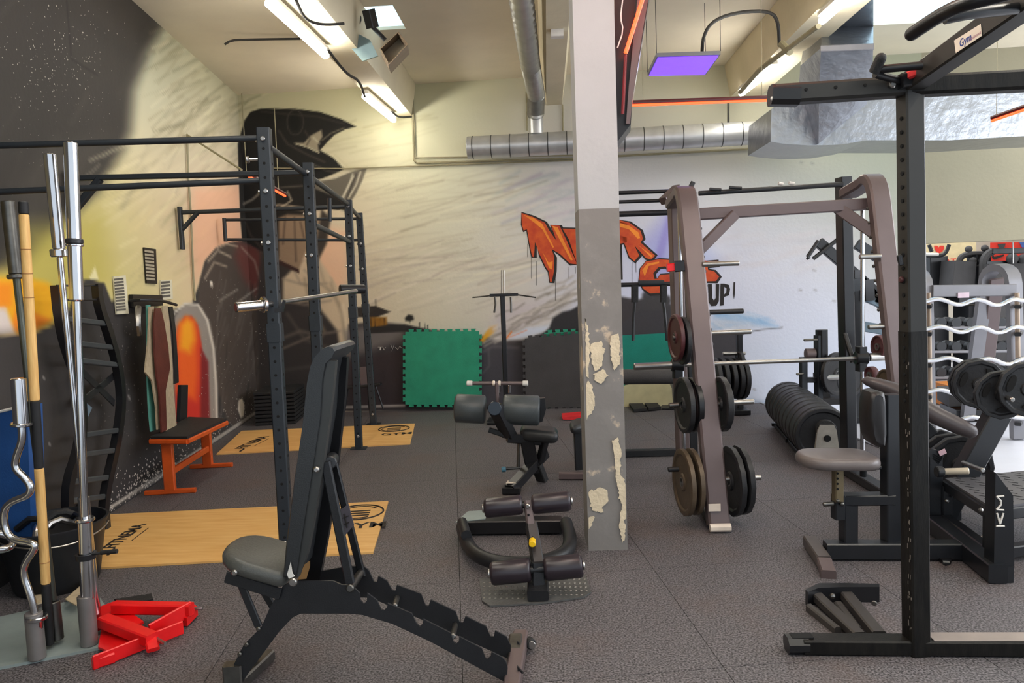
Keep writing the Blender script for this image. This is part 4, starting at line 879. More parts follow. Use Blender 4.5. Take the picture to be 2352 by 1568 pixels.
for a, b in (((440,1398),(466,1396)),((352,1462),(380,1478))): s = S(); s.tube([G(*a,.05), G(*b,.05)], .008, 8); part('bolt_pin', s, STL, rd)
flatbeam(rd, (212,1524),(262,1508), .03, .045, 0, 0, 'end_block')
s = S(); s.prism([G(x,y,.0005) for x,y in ((262,1378),(348,1365),(352,1378),(300,1388))], Z*.006); solo('rubber_offcut', s, RUB, 'thin black rubber offcut beside the red attachment', 'mat')
# ================================================================ FOREGROUND INCLINE BENCH
ib = thing('incline_bench', 'black adjustable incline bench with notched rails and raised backrest in the foreground', 'bench', V(-.75,2.7,0))
c4 = lambda L_: [(800+x/4.26, 1200+y/4.26) for x,y in L_]
near_top = c4([(0,610),(60,640),(110,690),(118,760),(155,800),(182,760),(185,690),(280,760),(320,850),(350,860),(378,830),(385,790),(620,890),(665,985),(700,1018),(728,990),(735,945),(1000,1080),(1030,1170),(1058,1187),(1082,1165),(1085,1115),(1305,1230),(1340,1325),(1368,1333),(1395,1310),(1400,1265),(1500,1315),(1540,1355),(1560,1420),(1548,1568)])
near_bot = [(1152,1562),(988,1473),(900,1432),(832,1412),(800,1409),(690,1409),(672,1418),(640,1452),(600,1506),(560,1560),(552,1580),(518,1590)]
left_up = [(522,1555),(560,1480),(600,1440),(620,1395),(650,1345),(672,1334),(765,1334),(785,1343)]
Yn, Yf = 2.60, 2.77
s = S(); s.prism([at(x,y,Yn) for x,y in left_up+near_top+near_bot], V(0,.008,0)); part('near_side_plate', s, BLK, ib)
far_pts = [(847,1310),(858,1335),(866,1336),(869,1322),(889,1334),(900,1355),(908,1357),(911.5,1343),(967,1364),(977,1390),(984,1392),(989,1377),(1046,1404),(1055,1428),(1063,1430),(1069,1415),(1117,1439),(1126,1461),(1134,1462),(1137,1448),(1163,1462),(1173,1482),(1172,1515),(1000,1436),(850,1372),(720,1372),(690,1380),(620,1470),(585,1520),(570,1518),(600,1450),(690,1320),(800,1300),(835,1300)]
s = S(); s.prism([at(x,y,Yf) for x,y in far_pts], V(0,.008,0)); part('far_side_plate', s, BLK, ib)
# bottom foot rail on floor under the rear, front foot
rf = at(1207,1470,2.92); s = S(); s.beam(V(rf.x-.02,2.95,.045), V(rf.x-.045,2.42,.045), .06, .055); part('rear_foot', s, GUN, ib)
s = S(); s.beam(at(1185,1462,2.9), at(1178,1560,2.62), .055, .03); part('foot_cover', s, DSTL, ib)
for y, Yq in ((1478,2.86),(1535,2.66)): s = S(); s.prism([at(1188,y-8,Yq-.03),at(1203,y+8,Yq-.03),at(1190,y+10,Yq-.03)], V(0,-.01,0)); part('stop_tab', s, BLK2, ib)
wc = at(1222,1468,2.93); s = S(); s.cyl(wc-V(.012,0.02,0), wc+V(.0,-.045,0), .022, 20); whl = part('wheel', s, RUB, ib); s = S(); s.cyl(wc+V(0,-.046,0), wc+V(0,-.05,0), .016, 16); part('wheel_cap', s, STL, whl)
s = S(); s.beam(wc-V(.05,0,.0), wc-V(0,0.0,.0), .02, .02); part('wheel_axle', s, BLK, ib)
ff = at(560,1535,2.62); s = S(); s.beam(V(ff.x-.07,2.42,.025), V(ff.x-.0,2.86,.025), .055, .045); part('front_foot', s, DSTL, ib)
s = S(); s.beam(V(ff.x-.035,2.61,.0), V(ff.x-.035,2.61,.12), .07,.05); part('front_foot_block', s, DSTL, ib)
for x0,y0,x1,y1 in ((912,1372,906,1392),(1046,1434,1040,1462)): s = S(); s.cyl(at(x0,y0,Yf), at(x1,y1,Yn+.008), .011, 14); part('spacer', s, DSTL, ib)
# seat
P0, P1 = at(650,1322,2.56), at(510,1282,2.56); Q0 = at(668,1262,2.84)
s = S(); axd = (P1-P0); Ls = axd.length+.05; cmid = P0+V(0,.145,0.006); s.pad(cmid-axd.normalized()*.015, axd, V(0,1,0), Ls, .29, .062, .42, .12, .026); part('seat_pad', s, LEAW, ib)
nrm = axd.normalized().cross(V(0,1,0)); nrm = -nrm if nrm.z < 0 else nrm
for k_ in (.03,.23):
    s = S(); s.beam(P0-nrm*.085+V(0,k_,0), P1-nrm*.085+V(0.02,k_,0), .008, .045); part('seat_bracket', s, BLK, ib)
for a, Y_ in (((540,1313),2.56),((674,1335),2.55),((728,1077),2.555)): s = S(); p = at(*a,Y_); r_ = .011 if a[0] != 674 else .016; s.cyl(p-V(0,.012,0), p+V(0,.01,0), r_ , 16); part('bolt_head', s, STL, ib)
s = S(); s.beam(at(543,1316,2.595), at(594,1438,2.6), .012, .03, hint=V(1,0,0)); part('seat_strut', s, BLK, ib); s = S(); s.beam(at(598,1345,2.78), at(628,1395,2.78), .012, .03, hint=V(1,0,0)); part('seat_strut', s, BLK, ib)
s = S()
for (x,y) in ((568,1478),(552,1500),(595,1442)): s.cyl(at(x,y,2.6)-V(0,.012,0), at(x,y,2.6), .009, 10)
part('leg_bolts', s, DSTL, ib, kind='stuff')
# backrest
bp_ = [(648,1328),(655,1250),(674,1100),(694,970),(704,880),(712,842),(722,820),(740,800),(757,793),(768,796),(773,804),(766,818),(750,832),(742,870),(736,960),(712,1110),(690,1240),(676,1326)]
s = S(); nseg = len(bp_); R = []
A_ = [at(x,y,2.555) for x,y in bp_]; cen = sum(A_, V(0,0,0))/nseg
for k,(yy,ins) in enumerate(((0,.012),(.012,.0),(.26,.0),(.272,.012))): R.append([p.lerp(cen, ins*3)*1.0 + V(0,yy,0) if False else V(p.x+(cen.x-p.x)*ins*6, p.y+yy, p.z+(cen.z-p.z)*ins*1.2) for p in A_])
s.rings(R); part('backrest_pad', s, LEA, ib)
fp = [(746,826),(771,829),(768,860),(757,960),(736,1110),(708,1262),(690,1320),(672,1336),(662,1318),(672,1255),(697,1120),(720,980),(738,880)]
s = S(); s.prism([at(x,y,2.565) for x,y in fp], V(0,.03,0)); part('backrest_frame', s, GMAT if False else mat('charcoal_coat',(52,53,52),.45,0,.1,8), ib)
fp2 = [(773,817),(797,821),(793,900),(778,1040),(755,1220),(733,1334),(700,1334),(728,1180),(752,1020),(766,900)]
s = S(); s.prism([at(x,y,2.76) for x,y in fp2], V(0,.03,0)); part('backrest_frame', s, BLK2, ib)
s = S(); s.beam(at(748,1060,2.585), at(804,1338,2.6), .016, .036, hint=V(1,0,0)); part('support_strut', s, BLK, ib)
s = S(); s.beam(at(765,1055,2.74), at(832,1322,2.76), .016, .03, hint=V(1,0,0)); part('support_strut', s, BLK2, ib)
s = S(); s.cyl(at(758,1062,2.6), at(764,1052,2.75), .024, 18); part('pivot_tube', s, BLK, ib)
s = S(); s.prism([at(775,1176,2.72),at(800,1157,2.72),at(813,1206,2.72),at(786,1237,2.72)], V(0,.004,0)); nb = part('name_plate', s, mat('grey_plate',(84,78,84),.5), ib)
s = S(); s.beam(at(790,1180,2.715), at(797,1212,2.715), .006,.002); s.beam(at(786,1190,2.715), at(802,1184,2.715), .006,.002); s.beam(at(788,1206,2.715), at(802,1199,2.715), .006,.002); part('plate_mark', s, INK, nb)
s = S(); s.cyl(at(803,1352,2.58), at(833,1308,2.79), .015, 14); part('locking_bar', s, DSTL, ib)
s = S(); s.prism([at(684,1330,2.57),at(700,1295,2.57),at(712,1287,2.57),at(712,1300,2.57),at(704,1328,2.57)], V(0,-.003,0)); part('worn_patch', s, mat('bare_rust',(126,92,50),.7), ib, 'worn rusty brown patch')
s = S(); s.prism([at(660,1318,2.545),at(668,1290,2.545),at(672,1316,2.545),at(678,1322,2.545),at(664,1328,2.545)], V(0,-.003,0)); part('torn_edge', s, WHT, ib, 'white torn edge of the backrest cover')
# ================================================================ CENTRE MACHINES
def roller(par, a, b, r, m, cap=True):
    a, b = Vector(a), Vector(b); d = (b-a).normalized(); L = (b-a).length; s = S(); s.lathe(a, d, [(0,.001),(0,r*.78),(.006,r*.93),(.016,r),(L-.016,r),(L-.006,r*.93),(L,r*.78),(L,.001)], 28); o = part('foam_roller', s, m, par)
    return o
nb_ = thing('nordic_curl_stand', 'ankle roller stand with four dark rollers, yellow knob and ribbed foot plate', 'machine', G(1230,1375))
q = [(1101,1330),(1345,1322),(1358,1362),(1340,1374),(1240,1388),(1125,1394),(1107,1382)]; s = S(); s.prism([G(x,y,.002) for x,y in q], Z*.008); part('foot_plate', s, mat('ribbed_grey_steel',(92,92,90),.5,.3,.12,30,.3,120), nb_)
s = S()
for r_ in range(5):
    for c_ in range(8):
        x, y = 1258+c_*12+r_*1.5, 1330+r_*9
        if x < 1348: s.beam(G(x-2,y,.011), G(x+2,y-1,.011), .008, .003)
        x2 = 1112+c_*13; 
        if x2 < 1212: s.beam(G(x2-2,y+8,.011), G(x2+2,y+7,.011), .008, .003)
part('tread_bumps', s, STL, nb_, kind='stuff')
base = at(1236,1355,3.42); s = S(); s.beam(V(base.x,3.42,.01), at(1236,1290,3.44), .06, .06); s.beam(V(base.x-.0,3.35,.04), V(base.x,3.5,.06), .1, .05); part('lower_post', s, BLK, nb_)
s = S(); s.beam(at(1236,1300,3.46), at(1220,1205,3.62), .055, .06); part('middle_post', s, BLK, nb_)
s = S(); s.beam(at(1222,1235,3.58), at(1212,1150,3.66), .04, .04); up_ = part('upper_post', s, GUN, nb_)
s = S(); s.cyl(at(1214,1182,3.62), at(1214,1182,3.60), .006, 8); s.cyl(at(1214,1194,3.62), at(1214,1194,3.60), .006, 8); part('adjust_holes', s, HOLE, up_)
s = S(); p = at(1223,1241,3.5); s.cyl(p, p-V(0,.05,0), .017, 18); part('yellow_knob', s, YEL, nb_); s = S(); s.cyl(p+V(0,.05,0), p, .008, 10); part('knob_stem', s, STL, nb_)
s = S(); p = at(1212,1160,3.63); s.cyl(p, p-V(0,.02,0), .012, 12); part('bolt_head', s, STL, nb_)
for (xa,ya,xb,yb_,Yr,r_) in ((1113,1167,1200,1158,3.66,.05),(1222,1158,1310,1150,3.66,.05),(1127,1317,1219,1308,3.42,.056),(1250,1307,1338,1298,3.42,.056)):
    roller(nb_, at(xa,ya,Yr), at(xb,yb_,Yr), r_, FOAM)
    a, b = at(xa,ya,Yr), at(xb,yb_,Yr); d = (b-a).normalized(); e_ = a-d*.012 if xa < 1200 else b+d*.012; s = S(); s.cyl(e_, e_+d*(.012 if xa < 1200 else -.012), .022, 14); part('end_washer', s, STL, nb_)
for Yr, p0, p1 in ((3.66,(1190,1160),(1232,1156)),(3.42,(1205,1311),(1262,1304))): s = S(); s.cyl(at(*p0,Yr), at(*p1,Yr), .018, 12); part('roller_axle', s, BLK, nb_)
s = S(); zu = .07
s.tube([G(1062,1210,zu), G(1072,1250,zu), G(1100,1280,zu), G(1160,1296,zu), G(1240,1294,zu), G(1300,1272,zu), G(1312,1240,zu), G(1300,1200,zu)], .038, 14, 2); part('curved_frame', s, BLK, nb_)
s = S(); s.tube([G(1062,1210,zu+.02)+V(0,0,.03), G(1072,1250,zu)+V(0,0,.05)], .03, 10); part('frame_end', s, BLK, nb_)
s = S(); s.beam(G(1062,1207,.05), G(1290,1204,.05), .1, .08); part('rear_crossbar', s, BLK2, nb_)
s = S(); s.prism([G(1046,1200,.09),G(1075,1175,.09),G(1120,1172,.09),G(1115,1192,.09)], Z*.004); part('corner_plate', s, GRYB, nb_)
s = S(); s.beam(G(1068,1236,.03), G(1070,1246,.03), .03, .06); part('rubber_tip', s, CRM, nb_)
s = S()
for x in (1084,1255): p = G(x,1200,.05); s.cyl(p-V(0,.07,0), p-V(0,.045,0), .016, 10)
part('bolts', s, STL, nb_, kind='stuff')
# roman chair / leg bench
rc = thing('back_extension_bench', 'black back extension bench with two big foam rollers and a T handle', 'bench', G(1200,1115))
Yq = 5.35
roller(rc, at(1045,937,Yq), at(1116,940,Yq), .105, FOAMG); roller(rc, at(1155,940,Yq), at(1240,943,Yq-.0), .11, FOAMG)
s = S(); s.prism([at(x,y,Yq-.02) for x,y in ((1232,916),(1252,914),(1254,940),(1246,968),(1234,972),(1226,955))], V(0,.06,0)); part('end_plate', s, BLK2, rc)
s = S(); s.tube([at(1075,880,Yq), at(1212,880,Yq)], .014, 10); hb = part('t_handle', s, GUN, rc)
for x in (1078,1206): s = S(); s.cyl(at(x-6,880,Yq), at(x+7,880,Yq), .02, 12); part('handle_cap', s, WHT, hb)
for x in (1134,1147): s = S(); s.cyl(at(x-3,880,Yq), at(x+3,880,Yq), .02, 12); part('clamp_ring', s, CRM, hb)
s = S(); s.beam(at(1141,882,Yq-.02), at(1143,925,Yq-.02), .025, .02); part('handle_stem', s, GUN, rc)
s = S(); s.beam(at(1135,930,Yq-.1), at(1170,1000,Yq), .11, .07); part('neck', s, BLK2, rc)
s = S(); s.cyl(at(1136,938,Yq-.1), at(1136,938,Yq-.16), .05, 16); part('adjust_hub', s, mat('blue_black_hub',(26,40,54),.35), rc)
s = S(); s.beam(at(1165,1003,Yq), at(1250,1010,Yq+.05), .1, .07); part('top_beam', s, BLK2, rc)
s = S(); s.pad(at(1195,978,Yq+.1), at(1278,985,Yq+.0)-at(1195,978,Yq+.1), V(0,1,0), .3, .26, .09, .25, .2); part('hip_pad', s, LEA, rc)
s = S(); s.beam(at(1123,986,Yq), at(1165,1000,Yq), .04, .04); part('side_grip', s, BLK, rc)
s = S(); s.beam(at(1210,1010,Yq), at(1225,1085,5.4), .1, .06); part('upright', s, BLK2, rc); s = S(); s.beam(at(1252,1010,Yq), at(1240,1060,5.4), .05, .05); part('upright', s, BLK2, rc)
s = S(); s.beam(G(1172,1124,.035), at(1250,1040,5.5), .08, .07); part('main_beam', s, BLK2, rc)
s = S(); s.prism([G(x,y,.08) for x,y in ((1162,1110),(1185,1110),(1190,1104),(1166,1104))], Z*.003); part('beam_label', s, CRM, rc)
s = S(); s.beam(G(1155,1124,.03), G(1195,1124,.03), .08, .05); part('front_foot', s, BLK2, rc)
s = S(); s.beam(at(1232,1065,5.4), V(at(1246,1098,5.5).x,5.45,.02), .09, .05); part('rear_foot', s, RUB, rc)
s = S(); s.tube([at(1192,1015,Yq), at(1190,1075,Yq)], .012, 8); part('adjust_rod', s, DSTL, rc)
s = S(); s.tube([at(1155,1077,Yq-.05), at(1195,1074,Yq)], .01, 8); part('pedal_rod', s, BLK, rc); s = S(); s.cyl(at(1152,1078,Yq-.05), at(1162,1077,Yq-.05), .02, 10); part('blue_pedal_cap', s, mat('blue_cap',(70,120,140),.5), rc)
# bench half hidden by the column
hb_ = thing('flat_bench', 'dark bench mostly hidden behind the column', 'bench', G(1330,1095))
Yh = 5.7
s = S(); s.pad(at(1308,972,Yh), at(1400,948,Yh+.3)-at(1308,972,Yh), V(0,1,0), .6, .3, .07, .2,.3); part('bench_pad', s, LEA, hb_)
s = S(); s.beam(at(1326,985,Yh), V(at(1330,1085,Yh).x,Yh,.03), .06, .05); part('leg', s, BLK, hb_); s = S(); s.beam(G(1284,1092,.03), G(1350,1092,.03), .05, .05); part('foot', s, GUN, hb_)
s = S(); s.prism([at(x,y,7.9) for x,y in ((1290,932),(1345,927),(1345,938),(1292,937))], V(0,.25,0)); o_ = solo('red_wedge', s, REDP, 'low red wedge on the floor left of the column', 'wedge'); o_.location.z = .0
# lat attachment stand near the wall
ts = thing('bar_stand', 'slim black post stand with crossbar and hanging handles before the back wall', 'stand', G(1165,950))
Yt = 7.9
s = S(); s.beam(V(at(1163,940,Yt).x,Yt,.0), at(1154,678,Yt), .05, .05); part('post', s, BLK2, ts); s = S(); s.beam(at(1125,678,Yt), at(1190,676,Yt), .06, .03); part('crossbar', s, BLK2, ts)
s = S(); s.tube([at(1085,683,Yt), at(1125,679,Yt), at(1190,677,Yt), at(1231,683,Yt)], .008, 6); part('thin_bar', s, DSTL, ts)
for x in (1152,1157): s = S(); s.tube([at(x,620,Yt), at(x,676,Yt)], .007, 6); part('upright_rod', s, STL, ts)
for x in (1137,1173): 
    s = S(); s.tube([at(x,682,Yt-.03), at(x+1,700,Yt-.03), at(x+ (-2 if x<1150 else 1),718,Yt-.03)], .012, 6); part('hanging_handle', s, DSTL, ts)
for x in (1146,1170): s = S(); s.cyl(at(x,884,Yt-.04), at(x,902,Yt-.04), .02, 10); part('chrome_peg', s, CHR, ts)
s = S(); s.beam(V(at(1120,940,Yt).x,Yt,.02), V(at(1210,940,Yt).x,Yt,.02), .3, .03); part('base', s, BLK2, ts)
# puzzle mats leaning on the wall
def puzzle(q, nx, ny, m, label, off=.05, tab=.03, sides='tblr'):
    P = [W(*p,off) for p in q]   # tl,tr,br,bl
    out = []
    def edge(a, b, n, on):
        out.append(a); d = (b-a).normalized(); L = (b-a).length; nn = d.cross(WN).normalized(); st = L/(2*n+1)
        if not on: return
        sgn = 1 if nn.dot((a+b)/2-(P[0]+P[2])/2) > 0 else -1
        for k in range(n):
            p0 = a+d*st*(2*k+1); p1 = a+d*st*(2*k+2); e = nn*sgn*tab
            out.extend([p0, p0+e-d*st*.15, p1+e+d*st*.15, p1])
    edge(P[0],P[1],nx,'t' in sides); edge(P[1],P[2],ny,'r' in sides); edge(P[2],P[3],nx,'b' in sides); edge(P[3],P[0],ny,'l' in sides)
    s = S(); s.prism(out, WN*.022); return solo('puzzle_mat', s, m, label, 'mat', 'puzzle mats leaning on the back wall')
puzzle([(932,762),(1101,760),(1101,929),(932,928)], 9, 10, GRN, 'green jigsaw-edged foam mat leaning on the mural, left of the black post stand')
puzzle([(1206,777),(1345,764),(1350,935),(1208,935)], 8, 10, GMAT, 'charcoal jigsaw-edged mat leaning on the wall, left of the column', .08)
puzzle([(1250,764),(1420,756),(1432,925),(1250,930)], 9, 10, GRN, 'green jigsaw mat showing only its edges behind the charcoal mat', .04)
puzzle([(1426,770),(1542,764),(1548,842),(1430,850)], 6, 4, TEAL, 'bright teal foam mat on the wall right of the column', .04, .02, '')
s = S(); s.prism([W(x,y,.03) for x,y in ((1432,885),(1530,866),(1542,890),(1545,935),(1432,937))], WN*.04); solo('folded_mat', s, mat('cream_mat',(196,190,150),.8), 'folded cream mat on the floor under the teal mat', 'mat')
for k,q in enumerate((((1436,920),(1464,917),(1486,943),(1456,946)),((1470,917),(1496,914),(1518,940),(1490,943)))):
    s = S(); s.prism([G(x,y,.01) for x,y in q], Z*.03); solo('black_wedge_block', s, RUB, ('left','right')[k]+' of two dark rubber blocks on the floor below the teal mat', 'block', 'rubber blocks by the wall')
s = S(); s.beam(G(1520,935,.012), G(1550,935,.012), .2, .02); solo('floor_plate', s, BLK, 'flat black plate on the floor beside the rubber blocks', 'plate')
# ================================================================ RIGHT SIDE: SMITH MACHINE
def plate_thing(c, ax, R_, T_, m, label, group, sides=36, hub=STL):
    ax = Vector(ax).normalized(); c = Vector(c)
    s = S(); h = T_/2
    prof = [(-h,R_*.13),(-h,R_*.24),(-h*.45,R_*.28),(-h*.45,R_*.8),(-h,R_*.86),(-h,R_*.97),(-h*.8,R_),(h*.8,R_),(h,R_*.97),(h,R_*.86),(h*.45,R_*.8),(h*.45,R_*.28),(h,R_*.24),(h,R_*.13)]
    s.lathe((0,0,0), (0,0,1), prof+[(-h,R_*.13)], sides); o = bpy.data.objects.new('weight_plate', mesh(s, 'weight_plate', m, ang=30)); C.objects.link(o)
    o.rotation_mode = 'QUATERNION'; o.rotation_quaternion = Z.rotation_difference(ax); o.location = c
    o['label'] = label; o['category'] = 'weight plate'; o['group'] = group; ORI[o.name] = V(0,0,0)
    s = S(); s.lathe((0,0,0), (0,0,1), [(-h-.001,.026),(-h-.001,R_*.13+.004),(h+.001,R_*.13+.004),(h+.001,.026),(-h-.001,.026)], 20); hb_o = part('hub_ring', s, hub, o); return o
sm = thing('smith_machine', 'warm grey arched smith machine with slanted front legs and weight pegs', 'machine', V(1.55,4.9,0))
def sarc(pts, wd, th, m, name, xdir=U):
    P = [Vector(p) for p in pts]
    R = []
    for i, p in enumerate(P):
        t_ = (P[min(i+1,len(P)-1)]-P[max(i-1,0)]).normalized(); x = (Vector(xdir)-t_*t_.dot(Vector(xdir))).normalized(); y = t_.cross(x); c = .012; W_, H_ = wd/2, th/2
        R.append([p+x*i_+y*j_ for i_,j_ in [(W_,H_-c),(W_-c,H_),(-W_+c,H_),(-W_,H_-c),(-W_,-H_+c),(-W_+c,-H_),(W_-c,-H_),(W_,-H_+c)]])
    s = S(); s.rings(R); return part(name, s, m, sm)
def leg(base, tp, back):
    base, tp, back = Vector(base), Vector(tp), Vector(back); d = (tp-base).normalized(); P = [base, base.lerp(tp,.5), base.lerp(tp,.93)]
    c0, c1 = base.lerp(tp,.93), tp+V(0,.16,.0); ctrl = tp+d*.06
    for k in range(1,8): t_ = k/7; P.append(c0*(1-t_)**2+ctrl*2*t_*(1-t_)+c1*t_*t_)
    P.append(back); return P
LBs, LT = G(1650,1205,.03), at(1577,440,4.85); RT = at(2014,412,4.9); RBs = V(RT.x+.06, 4.52, .03)
sarc(leg(LBs, LT, V(LT.x+.0,5.3,LT.z-.03)), .13, .07, GUN, 'front_leg'); sarc(leg(RBs, RT, V(RT.x-.02,5.3,RT.z-.04)), .13, .07, GUN, 'front_leg')
# floor feet, back uprights
RU, LU = V(2.17,5.45,0), V(.96,5.42,0)
for b, tpp in ((LU, V(.93,5.42,2.1)),(RU, V(2.13,5.45,2.16))): s = S(); s.beam(b, tpp, .1, .08, hint=U); part('rear_upright', s, BLK2 if b is RU else GUN, sm)
for a, b in ((LBs,LU),(RBs,RU)): s = S(); s.beam(V(a.x,a.y-.02,.035), V(b.x,b.y+.15,.035), .09, .06); part('floor_rail', s, BLK, sm)
s = S(); s.beam(LBs+V(-.06,-.05,0), LBs+V(.06,-.05,0), .045, .045, c=.02); part('foot_cap', s, CRM, sm)
s = S(); p = at(1641,1165,4.30); s.beam(p-V(.035,.003,0), p+V(.035,-.003,0), .004, .045); part('sticker', s, CRM, sm)
s = S(); s.beam(at(1604,492,4.93), at(2005,468,4.98), .07, .075); part('crossbeam', s, GUN, sm)
s = S(); s.beam(at(1688,492,4.9), at(1606,575,4.86), .05, .065); part('corner_brace', s, GUN, sm); s = S(); s.beam(at(1925,478,4.98), at(2022,545,4.86), .06, .075); part('corner_brace', s, GUN, sm)
s = S(); s.tube([at(1605,444,5.35), at(1935,423,5.4)], .018, 10); part('rear_bar', s, BLK, sm)
for x,y,l in ((1630,434,26),(1675,430,28),(1788,421,10),(1812,420,12)): s = S(); s.beam(at(x,y,5.3), at(x+l,y+2,5.3), .03, .02); part('bar_clip', s, BLK if x < 1750 else WHT, sm)
s = S(); s.beam(at(1586,430,4.95), at(1592,418,4.95), .03, .03); part('top_stop', s, BLK, sm)
gl, gr = at(1560,470,5.15), at(1981,480,5.15)
for g_, nm in ((gl,'l'),(gr,'r')): s = S(); s.tube([V(g_.x,g_.y,.08), g_], .014, 10); part('guide_rod', s, CHR, sm)
# barbell on guides
za = at(1560,838,5.15); zb = at(1990,822,5.15); sb = thing('smith_bar', 'steel bar riding on the guide rods of the smith machine', 'barbell', (za+zb)/2)
s = S(); s.tube([za, zb], .0145, 12); part('shaft', s, STL, sb)
s = S(); s.cyl(at(1456,842,5.12), at(1548,838,5.14), .025, 18); part('sleeve', s, STL, sb); s = S(); s.cyl(at(1995,820,5.15), at(2034,818,5.18), .028, 18); part('sleeve', s, STL, sb)
for x,y in ((1556,838),(1978,822)): s = S(); s.cyl(at(x-14,y,5.15), at(x+14,y,5.15), .045, 16); s.beam(at(x,y-26,5.15), at(x,y+30,5.15), .06, .06); part('carriage', s, BLK2, sb)
s = S(); s.beam(at(1940,766,5.3), at(1960,832,5.2), .03, .03); part('hook_lever', s, BLK2, sb)
# pegs
def peg(x0,y0,x1,y1,Y_,m,r=.016,nm='weight_peg'): s = S(); s.cyl(at(x0,y0,Y_), at(x1,y1,Y_), r, 14); return part(nm, s, m, sm)
PEGS = [(1612,607,1698,604,4.7,STL),(1625,717,1708,714,4.68,BLK),(1626,765,1726,761,4.66,STL),(1640,927,1732,922,4.55,STL),(1660,1100,1748,1096,4.45,STL),
 (1536,931,1560,929,4.6,DSTL),(1534,1078,1605,1074,4.5,BLK),(1545,775,1575,773,4.6,DSTL),(1974,590,2024,588,4.75,STL),(1994,751,2042,749,4.72,STL),(1990,905,2060,903,4.65,STL),(2070,1092,2135,1090,4.6,STL)]
for p_ in PEGS: peg(*p_[:5], p_[5])
s = S(); s.beam(at(1532,615,4.7), at(1552,613,4.7), .05, .05); part('red_clip', s, RED, sm); s = S(); s.beam(at(1548,612,4.7), at(1570,610,4.7), .07, .07); part('clip_body', s, BLK2, sm)
for k in range(9):
    s = S(); p = LBs.lerp(LT, .52+k*.045); s.cyl(p+V(.064,.02,0), p+V(.078,.02,0), .011, 8); part('stop_bolt', s, BLK, sm)
    s = S(); p = RBs.lerp(RT, .55+k*.045); s.cyl(p+V(-.064,.02,0), p+V(-.078,.02,0), .011, 8); part('stop_bolt', s, DSTL, sm)
g_ = 'plates on the smith machine left leg'
plate_thing(at(1571,1107,4.42), U, .2, .03, BRPL, 'outer worn brown plate, leftmost low on the smith machine leg', g_); plate_thing(at(1591,1105,4.45), U, .2, .03, BRPL, 'inner worn brown plate, low between its twin and the smith leg', g_)
plate_thing(at(1680,1104,4.45), U, .212, .035, PLATE, 'inner black plate low on the right of the smith leg', g_, 14); plate_thing(at(1700,1101,4.45), U, .208, .035, PLATE, 'outer black plate low on the right of the smith leg', g_, 14)
plate_thing(at(1657,927,4.55), U, .17, .04, PLATE, 'single grey black plate at mid height right of the smith leg', g_, 14)
plate_thing(at(1572,930,4.6), U, .175, .035, PLATE, 'outer dark plate at mid height left of the smith leg', g_); plate_thing(at(1592,929,4.6), U, .17, .035, BLK2, 'inner dark plate at mid height left of the smith leg', g_)
plate_thing(at(1553,775,4.62), U, .145, .028, mat('dark_red_plate',(74,34,36),.4), 'dark red plate highest on the left of the smith leg', g_); plate_thing(at(1568,782,4.62), U, .15, .028, PLATE, 'black plate directly right of the dark red plate', g_)
plate_thing(at(2035,880,4.75), U, .09, .03, BRPL, 'small brown plate behind the sloping arm pad', 'plates on the smith machine right leg')
plate_thing(at(2002,862,4.95), U, .06, .04, mat('dull_red_plate',(86,48,50),.5), 'small dull red plate beside the brown plate behind the arm pad', 'plates on the smith machine right leg')
plate_thing(at(2020,796,5.2), U, .08, .04, mat('dull_red_plate',(86,48,50),.5), 'small dark plate above the right end of the smith bar', 'plates on the smith machine right leg')
# plate tree near the back wall
pt_ = thing('plate_tree', 'black plate tree near the back wall behind the smith machine', 'plate rack', V(at(1690,915,8.1).x,8.1,0))
b0 = at(1700,930,8.1); s = S(); s.beam(V(b0.x,8.1,.03), V(b0.x,8.1,.9), .06, .06); part('post', s, BLK2, pt_); s = S(); s.beam(V(b0.x-.35,8.1,.03), V(b0.x+.06,8.1,.03), .4, .05); part('base', s, BLK2, pt_)
s = S(); s.cyl(at(1620,862,8.1), at(1712,860,8.1), .02, 10); part('peg', s, STL, pt_); s = S(); s.cyl(at(1660,812,8.1), at(1712,811,8.1), .02, 10); part('peg', s, STL, pt_)
for k,x in enumerate((1640,1657,1674,1690,1703)): plate_thing(at(x,868,8.1), U, .225, .05, PLATE, ['leftmost','second from left','middle','fourth','rightmost'][k]+' black bumper plate of the wall plate tree', 'bumper plates on the wall plate tree')
plate_thing(at(1700,828,8.05), U, .1, .04, PLATE, 'small plate on the upper peg of the wall plate tree', 'bumper plates on the wall plate tree')
# rig between column and smith machine
cr_ = thing('cable_rig', 'black pull-up and cable frame between the column and the smith machine', 'rig', V(at(1480,950,6.2).x,6.2,0))
for x in (1385,1585): p = at(x,700,6.2); s = S(); s.beam(V(p.x,6.2,0), V(p.x,6.2,at(x,430,6.2).z), .07, .07); part('upright', s, BLK, cr_)
for y0,y1,r in ((444,437,.017),(465,458,.015),(493,486,.024)): s = S(); s.tube([at(1385,y0,6.15), at(1585,y1,6.15)], r, 10); part('top_bar', s, BLK, cr_)
s = S(); s.beam(at(1524,462,6.0), at(1556,432,6.1), .08, .06); part('gusset', s, GUN, cr_)
s = S(); s.tube([at(1385,655,6.0), at(1560,651,6.0)], .018, 10); part('grip_bar', s, BLK, cr_); s = S(); s.tube([at(1466,651,5.99), at(1525,650,5.99)], .026, 12); part('padded_centre', s, NAVY, cr_)
for x in (1458,1524):
    s = S(); s.beam(at(x,655,5.97), at(x,694,5.97), .055, .03); h_ = part('hanging_handle', s, RUB, cr_); s = S(); s.tube([at(x,694,5.97), at(x-3 if x < 1500 else x+4,730,5.97), at(x-4 if x < 1500 else x+8,782,5.97)], .012, 6, 1); part('strap_tail', s, BLK, h_)
